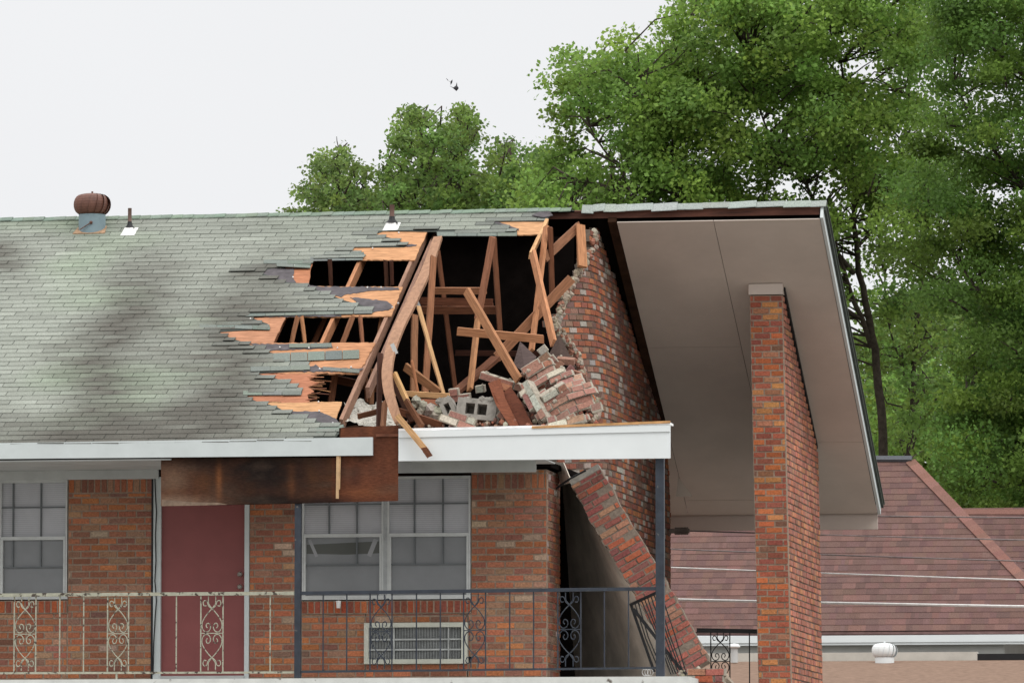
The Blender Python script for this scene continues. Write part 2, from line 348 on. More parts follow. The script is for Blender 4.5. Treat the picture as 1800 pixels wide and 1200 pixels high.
A = MB(); A.tube([at(598, 1064, 0)+Vector((0, -.10, -.03)), at(598, 1064, 0)+Vector((0, -.10, .05))], [.022, .03], 8)
A.tube([at(598, 1057, 0), at(598, 1057, 0)+Vector((0, -.1, 0))], .012, 6); A.build('wall_lamp', M_FLASH, B)

# --- soffits / fascias of the front eave
def hb(name, m, xa, xb, ya, yb, Y, d, ytop2=None, ybot2=None, par=B):
    """board at plane Y with px corner heights: (ya top,yb bottom) at xa and (ytop2,ybot2) at xb"""
    ytop2 = ya if ytop2 is None else ytop2; ybot2 = yb if ybot2 is None else ybot2
    p = MB(); a = [at(xa, yb, Y), at(xa, ya, Y), at(xb, ybot2, Y), at(xb, ytop2, Y)]; D = Vector((0, d, 0))
    p.hexa([a[0], a[0]+D, a[1], a[1]+D, a[2], a[2]+D, a[3], a[3]+D]); return p.build(name, m, par)
hb('fascia', M_WHITE, -300, 655, 783, 809, YE-.02, .035, 768, 800)
fa2 = hb('fascia', M_WHITE2, 700.5, 1178, 757, 810, YE-.02, .035, 746, 805)
hb('drip_edge', M_WHITE2, 700.5, 1178, 757.5, 769, YE-.035, .0145, 746.5, 758, par=fa2)
hb('sheathing_strip', M_DECK, 700.5, 1178, 753, 757.2, YE-.03, .25, 742, 745.8)
hb('wood_strip', mat('pale_strip', (.55, .30, .13), nscale=8, namt=.3), 935, 1178, 748.5, 753, YE-.045, .02, 739, 743)
zsf = at(150, 809, YE).z
b = MB(); b.box(-11, at(300, 806, YE).x, YE+.02, -.01, zsf-.004, zsf+.012); b.build('soffit_board', M_GREYP, B)
b = MB(); b.box(-11, X0(279), -.045, -.003, zt-.0, zsf-.006); b.build('frieze_board', M_GREYP, B)
b = MB(); b.box(at(701, 806, YE).x, at(940, 806, YE).x, YE+.02, -.2, zsf+.0, zsf+.015); b.build('soffit_board', M_GREYP, B)
hb('hanging_frieze', M_GREYP, 699, 942, 800, 831, -.75, .03, 800, 829)
# --- posts
for (xa, xb, ya, yb) in ((518, 529.5, 886, 1198), (1153.5, 1167.5, 806, 1190)):
    A = at(xa, yb, -1.5); C_ = at(xb, ya, -1.5); boxo('post', M_STEEL, B, A.x, C_.x, -1.53, -1.46, zs, C_.z+.02)
# --- torn hanging plywood
pn = thing('hanging_plywood_panel', 'dark blotchy sheet of plywood sheathing hanging down over the red door top', 'panel', loc=at(500, 885, -1.45))
p = MB(); Q = [at(283, 804, -1.555), at(283, 889, -1.555), at(460, 886, -1.555), at(697, 880, -1.555), at(700, 752, -1.555), at(625, 747, -1.555), at(596, 752, -1.555), at(596, 804, -1.555)]
p.prism(Q, (0, -1, 0), .018); p.build('plywood_backing', M_DARKW, pn)
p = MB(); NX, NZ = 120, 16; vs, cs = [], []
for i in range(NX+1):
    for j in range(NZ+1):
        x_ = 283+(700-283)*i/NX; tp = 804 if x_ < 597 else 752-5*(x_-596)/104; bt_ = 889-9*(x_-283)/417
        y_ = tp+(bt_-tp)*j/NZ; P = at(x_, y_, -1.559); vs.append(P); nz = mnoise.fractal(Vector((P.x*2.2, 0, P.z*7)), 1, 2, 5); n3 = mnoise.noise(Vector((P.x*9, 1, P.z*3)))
        d_ = 1.0*blob(x_, y_, 470, 830, 115, 55)+.8*blob(x_, y_, 520, 885, 120, 14)+.5*blob(x_, y_, 330, 808, 90, 20)+.35*nz  # sheet colour goes near black across the middle, lower edge and upper left
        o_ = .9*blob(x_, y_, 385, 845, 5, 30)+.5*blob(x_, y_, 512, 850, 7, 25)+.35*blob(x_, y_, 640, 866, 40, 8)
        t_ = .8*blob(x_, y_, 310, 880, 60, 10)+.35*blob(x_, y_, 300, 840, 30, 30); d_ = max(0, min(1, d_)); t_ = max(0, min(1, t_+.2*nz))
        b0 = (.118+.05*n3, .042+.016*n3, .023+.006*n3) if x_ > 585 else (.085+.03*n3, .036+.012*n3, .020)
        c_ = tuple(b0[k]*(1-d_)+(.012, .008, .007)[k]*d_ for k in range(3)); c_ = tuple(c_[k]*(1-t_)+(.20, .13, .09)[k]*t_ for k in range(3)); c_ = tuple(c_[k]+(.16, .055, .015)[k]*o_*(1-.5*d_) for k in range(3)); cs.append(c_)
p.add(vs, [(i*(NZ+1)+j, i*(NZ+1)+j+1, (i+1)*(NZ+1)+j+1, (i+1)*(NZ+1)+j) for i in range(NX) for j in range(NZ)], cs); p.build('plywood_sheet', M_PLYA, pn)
p = MB(); Q = [at(284, 878, -1.562), at(284, 889, -1.562), at(345, 888, -1.562), at(400, 886.5, -1.562), at(385, 883, -1.562), at(340, 882, -1.562)]
p.prism(Q, (0, -1, 0), .004); p.build('pale_edge', mat('pale_ply', (.20, .14, .10), nscale=9, namt=.4), pn)
st = MB(); a, b_ = at(594, 801, -1.6), at(593, 876, -1.6)
st.beam(a, b_, .03, .02); st.beam(a+Vector((.02, .005, 0)), b_+Vector((.018, .005, .1)), .02, .015)
tag(st.build('splintered_batten', mat('fresh_splinter', (.55, .36, .2), nscale=9)), 'short pale split batten hanging below the white fascia in front of dark plywood', 'timber')

# ------------------------------------------------------------------ ROOF
RF = empty('roof', (0, 0, 0)); RF.parent = B; RF.matrix_parent_inverse = Matrix.Translation(-Vector(B.location))
SH = [(-400, 388), (0, 384), (500, 374), (965, 368), (968, 376), (961, 389), (860, 389), (876, 394), (893, 400), (909, 405), (909, 413), (768, 413), (767, 407), (674, 406), (660, 411), (696, 421), (712, 428), (711, 434), (606, 435), (622, 442), (640, 446), (637, 455),
      (543, 457), (549, 460), (546, 467), (497, 467), (453, 478), (474, 485), (505, 496), (541, 498), (541, 505), (555, 508), (568, 514), (588, 521), (606, 528), (624, 533), (640, 538), (656, 543), (656, 549), (431, 553), (449, 561), (471, 569), (475, 577),
      (384, 583), (408, 595), (424, 600), (440, 606), (453, 610), (471, 618), (485, 622), (482, 633), (541, 634), (541, 645), (520, 652), (450, 656), (462, 659), (483, 664), (501, 670), (515, 677), (532, 683), (530, 692), (429, 695),
      (453, 706), (471, 710), (487, 715), (503, 724), (525, 730), (541, 735), (566, 742), (588, 746), (605, 747), (597, 760), (588, 770), (400, 773), (0, 780), (-400, 786)]
def rpoly(pts, off): return [onroof(x, y, off) for x, y in pts]
# base sheet under the tabs, in roof bands so that every polygon stays simple
p = MB(); p.prism(rpoly(SH, .004), NF, .010); p.build('shingle_base', M_UNDER, RF)
# decking planks
DK = [[(596, 434), (640, 408), (676, 402), (753, 403), (729, 457), (632, 456.5)], [(500, 462), (549, 459), (541, 505), (500, 505)],
      [(541, 503), (708, 504), (688, 555.5), (600, 556.5), (420, 556), (470, 503)], [(378, 555), (503, 556), (479, 605), (378, 605)],
      [(380, 603), (660, 602), (631, 656), (380, 658)], [(430, 655), (561, 656), (543, 667), (560, 672), (541, 680), (552, 687), (540, 693), (545, 707), (430, 708)],
      [(425, 706), (601, 706), (585, 750), (470, 752)], [(855, 384), (962, 384), (952, 412), (840, 413)], [(-400, 392), (930, 373), (930, 384), (-400, 400)]]
def rag(q, am=1.1, st=5):
    o = []
    for (a, b_) in zip(q, q[1:]+q[:1]):
        n = max(1, int(math.hypot(b_[0]-a[0], b_[1]-a[1])/st)); o.append(a)
        for i in range(1, n): o.append((a[0]+(b_[0]-a[0])*i/n+random.uniform(-am, am)*1.4, a[1]+(b_[1]-a[1])*i/n+random.uniform(-am, am)*.8))
    return o
DKC = [(.49, .255, .13), (.38, .16, .085), (.48, .25, .13), (.39, .19, .11), (.43, .21, .11), (.36, .15, .085), (.47, .26, .13), (.49, .27, .14), (.45, .2, .1)]
for q, dc in zip(DK, DKC):
    p = MB(); p.prism(rpoly(rag(q, .8), -.004), NF, .014, dc)
    ob = p.build('decking', M_DECK, RF)
p = MB(); p.prism(rpoly([(-420, 388), (630, 376), (590, 436), (530, 457), (497, 466), (470, 500), (420, 550), (378, 556), (378, 606), (425, 655), (425, 706), (470, 756), (580, 764), (-420, 784)], -.008), NF, .014); p.build('decking', M_DECK, RF)
FE = [[(440, 470), (517, 472), (517, 480), (516, 490), (522, 500), (545, 500), (541, 506), (470, 500)], [(541, 502), (560, 503), (700, 505), (702, 509), (650, 511), (605, 518), (600, 522), (545, 512)],
      [(615, 522), (680, 529), (690, 537), (682, 545), (655, 549), (640, 540)], [(440, 604), (510, 604), (582, 603), (585, 611), (470, 616)], [(555, 640), (562, 646), (640, 647), (632, 653), (520, 653)],
      [(503, 722), (562, 723), (590, 735), (596, 742), (560, 745)], [(425, 550), (540, 551), (600, 553), (600, 556), (430, 557)], [(700, 427), (733, 430), (731, 432), (711, 433)], [(862, 388), (878, 394), (895, 400), (912, 405), (912, 402), (890, 394), (872, 388)]]
for q in FE:
    p = MB(); p.prism(rpoly(rag(q, 1.3), .002), NF, .004); p.build('felt_strip', M_FELT, RF)
# bent nails left in the bare boards
for (x_, y_) in ((515, 487), (646, 505), (670, 505), (518, 467), (700, 533), (440, 560), (492, 610), (543, 611), (593, 611), (617, 645), (562, 648), (561, 722), (560, 706), (701, 409), (655, 436), (690, 540), (585, 743)):
    nl = MB(); nl.lump(onroof(x_, y_, .012), .011, (1, 1, 1)); nl.build('bent_nail', M_FLASH, RF)
# shingle tabs
def stain(x, y):
    s = .80*blob(x, y, 185, 640, 62, 120, .25)+.55*blob(x, y, 235, 545, 60, 45, -.2)+.75*blob(x, y, 90, 790, 260, 62)+.45*blob(x, y, 330, 760, 170, 42)
    s += .80*blob(x, y, 385, 690, 75, 80, .1)+.70*blob(x, y, 450, 540, 85, 42, -.1)+.4*blob(x, y, 420, 620, 60, 60)+.75*blob(x, y, 4, 462, 42, 32)
    s += .45*blob(x, y, 480, 480, 90, 30)+.35*blob(x, y, 290, 478, 55, 30)+.35*blob(x, y, 300, 600, 30, 60)
    return min(1, s)
tabs = MB(); EX = .127; TW = .305
P0 = Vector((-11, YE-.015, ZE-.008)); nrow = int(((YR-YE)/math.cos(math.atan(MS)))/EX)
P0 = P0+NF*.004
lifted = []
for r in range(nrow+1):
    for k in range(-1, 42):
        u = k*TW+(r*TW*.345) % TW; a = P0+Vector((u, 0, 0))+DV*(r*EX)
        if a.x+TW > 1.3: continue
        ctr = a+Vector((TW*.5, 0, 0))+DV*EX*.5; q = px(ctr); ql = px(a+Vector((TW*.12, 0, 0))+DV*EX*.5); qr = px(a+Vector((TW*.9, 0, 0))+DV*EX*.5)
        low = r == 0 and qr[0] < 590
        if not (low or inside(ql, SH)): continue
        wd = TW-.008
        if not low and not inside(qr, SH):
            if not inside(q, SH): wd = TW*.4
            else: wd = TW*.7
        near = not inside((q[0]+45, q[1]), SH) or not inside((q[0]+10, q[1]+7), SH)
        v_ = random.uniform(.93, 1.07)*random.choice((.95, 1, 1, 1, 1.05))
        tj = random.gauss(0, .8)
        def tcol(P):
            x_, y_ = px(P); nz = mnoise.fractal(P*1.1, 1, 2, 4); nf = mnoise.noise(P*5.0)
            s_ = 1.18*stain(x_+38*nz+12*mnoise.noise(Vector((P.x*4, P.y*.8, 3))), y_+30*mnoise.noise(P*1.7+Vector((9, 3, 1))))*(.92+.25*nf)+.10*nz+.07; s_ += .30*mnoise.noise(Vector((P.x*3.1, P.y*9, P.z*9)))*(.25+min(.75, s_*1.5))+.05*tj; s_ = max(0, min(1, s_))
            g_ = max(0, mnoise.noise(P*.9+Vector((4, 7, 2))))*(1 if x_ < 430 else .35)
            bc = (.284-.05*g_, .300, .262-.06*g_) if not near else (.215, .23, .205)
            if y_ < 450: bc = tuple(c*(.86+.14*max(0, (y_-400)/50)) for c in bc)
            k_ = v_*(1+.10*nf); dk = (.112, .106, .092)
            return tuple(bc[i]*k_*(1-s_)+dk[i]*s_*(.9+.2*nf) for i in range(3))
        lf = random.uniform(.008, .012)
        if near: lf += random.random()**3*.018
        U = Vector((1, 0, 0)); z1 = a+NF*lf; top = EX+.012; sk = random.uniform(-.006, .006) if near else 0
        z2 = a+DV*top+NF*.004; e1 = DV*sk; th = NF*.006
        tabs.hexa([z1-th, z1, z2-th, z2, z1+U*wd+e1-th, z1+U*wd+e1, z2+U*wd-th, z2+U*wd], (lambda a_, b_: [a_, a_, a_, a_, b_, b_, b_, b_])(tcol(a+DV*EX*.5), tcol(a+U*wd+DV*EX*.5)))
tabs.build('shingles', M_SHING, RF)
# curled and shifted strips of shingles beside the holes
for (xa, ya, xb, yb, h, lift) in ((463, 459.5, 547, 461, 6, .03), (486, 465, 546, 468, 5, .05), (545, 455, 638, 453, 7, .02), (432, 553.5, 535, 551, 4, .03), (520, 551, 655, 548, 5, .02), (480, 628, 632, 622, 15, .015), (427, 690, 530, 690, 7, .02),
                                 (560, 450, 640, 446, 6, .012), (768, 411, 909, 411, 7, .01), (350, 572, 475, 576, 6, .02), (440, 648, 545, 645, 8, .03), (390, 570, 460, 566, 5, .02), (508, 607, 583, 606, 7, .02), (556, 756, 604, 750, 9, .02), (567, 647, 632, 652, 6, .01)):
    p = MB(); n = max(2, int((xb-xa)/30))
    for i in range(n):
        t0, t1 = i/n+.004, (i+1)/n-.004; x_0, x_1 = xa+(xb-xa)*t0, xa+(xb-xa)*t1; y_0 = ya+(yb-ya)*t0; y_1 = ya+(yb-ya)*t1
        l0 = lift*.5*random.uniform(.5, 1.3); A_ = onroof(x_0, y_0+h/2, .006+l0); B_ = onroof(x_0, y_0-h/2, .012); C_ = onroof(x_1, y_1+h/2, .006+l0*random.uniform(.6, 1)); D_ = onroof(x_1, y_1-h/2, .012)
        p.hexa([A_-NF*.006, A_, B_-NF*.006, B_, C_-NF*.006, C_, D_-NF*.006, D_], jit((.165, .185, .165), .12))
    p.build('torn_shingle_strip', M_SHING, RF)
# ridge caps
rc = MB(); rcl = rc; x = -11.
XRr = 2.40
while x < XRr-.02:
    L = .13 if x < .0 else random.uniform(.27, .33); L = min(L, XRr+.02-x)
    rt = x > -.62
    if rt and x < -.52: x += .07; continue
    if rt and rc is rcl: rc = MB()
    dr = .10 if not rt else random.choice((.13, .12, .11, .08))*random.uniform(.9, 1.1)
    if x > .5: dr = random.uniform(.075, .10)
    dz = random.uniform(0, .01)+(.035 if rt else 0); c = jit((.33, .36, .335) if rt else (.19, .235, .19), .1)
    ti = random.uniform(-.012, .012) if rt else 0
    st_ = 1.25 if rt else MS
    for s_ in (0, 1):
        R0 = Vector((x, YR, ZR+.02+dz)); R1 = Vector((x+L+.012, YR, ZR+.026+dz+ti)); sg = -1 if s_ == 0 else 1
        m_ = st_ if s_ == 0 else MS
        o_ = Vector((0, sg, -m_)).normalized()*dr*(1 if s_ else 1.0); th = Vector((0, 0, -.009))
        rc.hexa([R0+th, R0, R0+o_+th, R0+o_, R1+th, R1, R1+o_*1.03+th, R1+o_*1.03], c)
    x += L
rcl.build('ridge_caps', M_SHING, RF); rc.build('ridge_caps', M_SHING, RF)
p = MB(); q = [onroof(935, 378, .03), onroof(948, 372, .05), onroof(966, 371, .06), onroof(972, 378, .03), onroof(955, 382, .03)]
p.prism(q, NF, .01); p.build('torn_ridge_cap', M_FELT, RF)
# rear slope: deck + shingles, whole length
p = MB(); T = .02
def slab_back(p, xa, xb, ya, yb, off, th, c=(1, 1, 1)):
    v = []
    for x_ in (xa, xb):
        for y_ in (ya, yb):
            q = Vector((x_, y_, rz(y_))); v += [q+NB*(off-th), q+NB*off]
    p.hexa(v, c)
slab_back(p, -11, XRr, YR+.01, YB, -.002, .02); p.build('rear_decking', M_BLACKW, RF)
p = MB(); slab_back(p, -11, XRr+.045, YR+.02, YB+.03, .012, .013); p.build('rear_shingles', mat('rear_shingle', (.10, .115, .10), nscale=30), RF)
# front decking remains along the ridge above the big opening (dark board) and ridge beam
p = MB(); x_a = at(968, 380, YR).x
p.hexa([Vector((x_, y_, rz(y_)))+NF*o_ for x_ in (-.55, XRr-.03) for y_ in (YR-.035, YR-.005) for o_ in (-.02, -.002)]); p.build('ridge_sheathing', M_RIDGEW if False else mat('brown_board', (.10, .04, .025), nscale=4, namt=.5, stretch=(.6, 5, 5)), RF)
p = MB(); p.box(-11, XRr-.05, YR-.022, YR+.022, ZR-.105, ZR-.035); p.build('ridge_beam', M_DARKB if False else mat('brown_beam', (.075, .028, .018), nscale=4, namt=.5, stretch=(.6, 5, 5)), RF)
# soffit panels of the gable overhang (rear slope)
SX = -.045; xm = at(1257, 392, YR+.1).x; OFF = -.15
spans = [(-1.6, SX, 8.97, YB-.02)]
def spanel(xa, xb, ya, yb):
    p = MB(); slab_back(p, xa+.003, xb-.003, ya+.003, yb-.003, OFF, .012); p.build('soffit_panel', M_SOFF, RF)
yA, yB2 = 7.15, 9.2
for (a, b_, c, d) in ((SX, xm, YR+.03, yA), (xm, XRr-.04, YR+.03, yB2), (SX, xm, yA, YB-.35), (xm, XRr-.04, yB2, YB-.02), (SX, xm, YB-.35, YB-.02), (-1.6, SX, 8.97, YB-.02)): spanel(a, b_, c, d)
# lookout / rake rafters: dark gap beside the wall
p = MB(); slab_back(p, -.15, -.05, YR+.02, 9.6, -.022, .138); p.build('rake_rafter', M_DARKW, RF)
p = MB(); slab_back(p, XRr-.035, XRr, YR-.02, YB+.02, -.001, .155); p.build('rake_trim', M_WHITE, RF)
p = MB(); slab_back(p, XRr+.001, XRr+.03, YR-.02, YB+.03, .0, .05); p.build('drip_strip', M_UNDER, RF)
ze2 = rz(YB)
p = MB(); p.box(-1.6, XRr-.04, YB-.04, YB-.01, ze2-.33, ze2-.10); p.build('rear_fascia', M_SOFF, RF)
# corner return of the soffit near the wall
p = MB(); p.prism([at(1192, 838, 9.0), at(1217, 872, 9.9), at(1188, 872, 9.0)], (0, -1, 0), .02); p.build('soffit_return', M_SOFF, RF)
# closed left gable end
p = MB(); p.prism([(-11, YE+.1, ZE), (-11, YR, ZR-.05), (-11, YB-.1, ZE)], (1, 0, 0), .05); p.build('gable_end', M_LOW, RF)
# attached rafters under the front slope (constant X)
WC = {'o': (.37, .172, .085), 'd': (.13, .052, .026), 'm': (.24, .108, .056), 'l': (.50, .295, .14), 'p': (.30, .17, .12), 'k': (.05, .019, .011)}
def plank(name, a, b_, wd, th, c, par=None, side=Vector((0, 1, 0)), rag=.5, seg=6, bend=0):
    """one timber with its own frame: grain runs along it"""
    a = Vector(a); b_ = Vector(b_); d = b_-a; L = d.length; ex = d.normalized(); ez = ex.cross(side).normalized(); ey = ez.cross(ex)
    m = MB(); vs = []; n = seg
    for i in range(n+1):
        t = i/n; jx = 0
        for (j, k_) in ((-1, -1), (-1, 1), (1, 1), (1, -1)):
            rg = random.uniform(-1, 1)*rag*.035 if i in (0, n) else 0
            vs.append((L*t+rg, j*th/2+random.uniform(-.0015, .0015), k_*wd/2+bend*math.sin(math.pi*t)+random.uniform(-.002, .002)))
    fs = [(0, 3, 2, 1), (n*4, n*4+1, n*4+2, n*4+3)]+[(i*4+k_, i*4+(k_+1) % 4, (i+1)*4+(k_+1) % 4, (i+1)*4+k_) for i in range(n) for k_ in range(4)]
    cc = jit(WC[c] if isinstance(c, str) else c, .12); m.add(vs, fs, cc)
    o = m.build(name, M_WOOD, None)
    mw = Matrix((ex, ey, ez)).transposed().to_4x4(); mw.translation = a
    if par: o.parent = par; o.matrix_parent_inverse = par.matrix_world.inverted() if False else Matrix.Translation(-Vector(par.location)); 
    o.matrix_basis = mw
    return o
def rafter(xt, yt, xb, yb, wdt=.042, dp=.13, c='p', off=-.02):
    a = onroof(xb, yb, off-dp/2); b_ = onroof(xt, yt, off-dp/2); b_.x = a.x = (a.x+b_.x)/2
    plank('rafter', a, b_, dp, wdt, c, B, side=Vector((1, 0, 0)), rag=.3)
for (a, b_, c, d, col) in ((552, 450, 455, 640, 'm'), (646, 450, 540, 655, 'o'), (760, 411, 588, 746, 'p'), (498, 548, 440, 650, 'p')): rafter(a, b_, c, d, c=col)
# hidden continuing rafters under the sound roof and dark attic trusses
for xx in np.arange(-10.4, -3.9, .6):
    p = MB(); p.hexa([Vector((xx+i, y_, rz(y_)))+NF*o_ for i in (0, .04) for y_ in (YE+.05, YR-.03) for o_ in (-.13, -.025)]); p.build('hidden_rafter', M_DARKW, B)
def web(x0, y0, x1, y1, wpx, Y0, Y1=None, c='m', name='truss_web', par=B, th=.04, **k):
    Y1 = Y0 if Y1 is None else Y1
    if 'side' not in k: k['side'] = Vector((random.choice((-.5, .45)), 1, random.uniform(.1, .35)))
    return plank(name, at(x0, y0, Y0), at(x1, y1, Y1), wpx/158, th, c, par, **k)
for a in ((770, 443, 800, 682, 8, 3.2, 3.2, 'd'), (761, 511, 855, 511, 12, 2.6, 2.6, 'm'), (738, 529, 867, 532, 14, 3.0, 3.0, 'd'), (738, 545, 878, 545, 14, 2.9, 2.9, 'd'),
          (866, 418, 840, 560, 11, 2.2, 2.0, 'm'), (840, 560, 826, 686, 11, 1.95, .8, 'o'), (868, 420, 879, 585, 9, 2.8, 2.8, 'd'), (762, 452, 747, 690, 11, 1.9, 1.2, 'm'),
          (1004, 490, 873, 628, 17, 2.4, 1.8, 'm'), (873, 628, 800, 690, 20, 1.75, 1.0, 'd'), (967, 400, 971, 522, 9, 3.0, 3.0, 'd'), (1020, 396, 1024, 470, 17, 3.6, 3.3, 'o'),
          (523, 556, 512, 604, 7, 1.5, 1.4, 'm'), (530, 556, 536, 604, 6, 1.6, 1.5, 'o'), (572, 556, 550, 606, 8, 2.2, 2.0, 'd'), (620, 556, 601, 606, 8, 1.5, 1.4, 'm'), (633, 556, 637, 604, 6, 1.6, 1.5, 'm'), (672, 556, 665, 604, 8, 1.8, 1.7, 'm'),
          (589, 655, 581, 712, 11, .6, .5, 'm'), (593, 667, 705, 691, 14, .9, .9, 'd'), (655, 650, 652, 712, 8, .7, .6, 'm'), (643, 655, 645, 706, 4, .8, .8, 'm'), (729, 555, 727, 695, 11, 1.1, .7, 'm'),
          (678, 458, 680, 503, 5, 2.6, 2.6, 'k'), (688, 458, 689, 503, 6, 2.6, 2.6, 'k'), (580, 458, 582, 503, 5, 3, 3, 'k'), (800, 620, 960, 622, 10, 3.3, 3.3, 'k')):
    web(*a[:5], a[5], a[6], a[7])
# dark attic back: collar sheathing deep inside
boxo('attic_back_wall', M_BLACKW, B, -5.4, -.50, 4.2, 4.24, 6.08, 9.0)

# ------------------------------------------------------------------ gable wall, bulged veneer
def gm(u, v, w_):
    q = 3.75-u; ds = (q+math.sqrt(q*q+.16))/2; t = max(0, v-6.0)/3.1
    lean = .27*t**1.5
    return (-.03-lean-.27*ds+w_, u-w_*.26*(1 if q > 0 else .0), v-.085*ds)
GW = [(1040, 404), (1054, 404), (1060, 425), (1082, 490), (1107, 560), (1133, 645), (1158, 718), (1174, 760), (1188, 800), (1193, 830), (1193, 1260), (1140, 1260), (1100, 1100), (1075, 1010), (1040, 930), (1030, 880), (1028, 846), (1034, 829), (1012, 841), (998, 850), (985, 826), (978, 806), (1040, 770), (1042, 738), (1050, 712), (1048, 698), (1036, 690), (1030, 672), (1020, 658), (1024, 640), (1010, 630), (1003, 612), (992, 600), (980, 588), (971, 568), (978, 560),
      (990, 541), (992, 526), (1003, 516), (1004, 500), (1018, 484), (1022, 462), (1036, 450), (1043, 436), (1038, 420)]
gb, gmm = MB(), MB()
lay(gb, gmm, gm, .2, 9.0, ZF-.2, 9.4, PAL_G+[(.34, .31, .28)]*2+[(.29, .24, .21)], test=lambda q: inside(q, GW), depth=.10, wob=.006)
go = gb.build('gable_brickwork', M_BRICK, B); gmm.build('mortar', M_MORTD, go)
# ragged mortar lumps on the broken edge
ed = [(1044, 412), (1041, 425), (1038, 440), (1030, 452), (1022, 462), (1017, 475), (1008, 488), (1002, 500), (999, 512), (992, 524), (985, 536), (983, 548), (975, 560), (976, 572), (983, 586), (991, 598), (1000, 608), (1006, 620), (1014, 632), (1020, 646), (1026, 664), (1034, 684), (1046, 700), (1048, 716), (1044, 730), (1042, 742)]
lm = MB(); ed2 = []
for (a, b_) in zip(ed[:-1], ed[1:]): ed2 += [a, ((a[0]+b_[0])/2, (a[1]+b_[1])/2)]
for (x_, y_) in ed2:
    for kk in range(5):
        xx = x_+random.uniform(-2, 8); yy = y_+random.uniform(-5, 5)
        bst = None
        for u in np.arange(.2, 6.5, .07):
            for v in (0,):
                P = at(xx, yy, u); d_ = abs(P.x-gm(u, P.z, 0)[0])
                if bst is None or d_ < bst[0]: bst = (d_, u)
        P = at(xx, yy, bst[1]-.03); lm.lump(P, random.uniform(.018, .045), jit(random.choice([(.36, .30, .23), (.40, .34, .27), (.30, .23, .17), (.34, .29, .24), (.28, .13, .09)]), .15))
lm.build('broken_mortar', M_BRICK, go)
# coiled line bracket on the far corner of the wall
ins = MB(); a = at(1184, 933, 8.9); 
for i in range(9): ins.tube([a+Vector((.02+i*.019, -.02, 0)), a+Vector((.030+i*.019, -.02, 0))], .050, 12)
ins.tube([a+Vector((-.1, -.02, 0)), a+Vector((.2, -.02, 0))], .030, 8)
ins.build('coiled_insulator', mat('bracket', (.17, .14, .12)), B)

# ------------------------------------------------------------------ leaning slab of brickwork
LS = thing('leaning_brick_slab', 'long strip of broken brick wall leaning diagonally behind the dark corner post', 'brickwork', loc=at(1200, 1185, .0))
P1, P2 = at(1003, 850, .35), at(1194, 1190, -.05)
ev = (P2-P1).normalized(); en = Vector((.05, -1, 0)); eu = ev.cross(en).normalized()*-1
if eu.x < 0: eu = -eu
nn = eu.cross(ev); nn = nn if nn.y < 0 else -nn
Ls = (P2-P1).length
def lmap(u, v, w_): 
    s = 1-v/Ls; q = P2-ev*v; hs = math.sin(math.floor(v/BH+.02)*12.9898)*43758.5; return q+eu*(u+.012*math.sin(v*2.2)+(hs-math.floor(hs))*.028-.012)+nn*w_
sb, sm = MB(), MB()
lay(sb, sm, lmap, 0, .38, 0, Ls-.02, PAL_S, depth=.16, wob=.008)
# outer face courses
so_ = sb.build('brick_courses', M_BRICK, LS); sm.build('mortar', M_MORTS, LS)
p = MB(); p.hexa([P1+eu*u_+ev*v_+nn*w_ for u_ in (.0, .37) for v_ in (-.045, .018) for w_ in (-.15, -.01)]); p.build('concrete_lip', M_CONC, LS)
# plastered inner face going back from the slab's edge
pf = MB(); a0, a1 = P1-nn*.0+Vector((0, .17, 0)), P2+Vector((0, .17, 0)); n_ = 10
c0, c1 = at(986, 818, 2.6), at(1012, 1200, 3.2)
vs = []
for i in range(n_+1):
    t = i/n_; A_ = a0.lerp(a1, t); C_ = c0.lerp(c1, t)
    for j in range(7):
        s = j/6; q = A_.lerp(C_, s); q.x += .07*math.sin(math.pi*s); vs.append(q)
pf.add(vs, [(i*7+j, i*7+j+1, (i+1)*7+j+1, (i+1)*7+j) for i in range(n_) for j in range(6)]); pf.build('plaster_face', M_PLAST, LS, True)
p = MB(); q = [at(975, 812, .9), at(990, 812, .5), at(1004, 846, .4), at(986, 852, .8)]; p.prism(q, (0, -1, 0), .08); p.build('cracked_plaster', M_PLAST, LS)
p = MB()
for (q0, q1, r_) in (((978, 858, .3), (1000, 842, .2), .014), ((1000, 842, .2), (1030, 826, .15), .012)): p.tube([at(*q0), at(*q1)], r_, 5)
p.build('dark_crack_line', M_BLACKM, LS)  # black tubes stand in for the dark of the crack over the lip
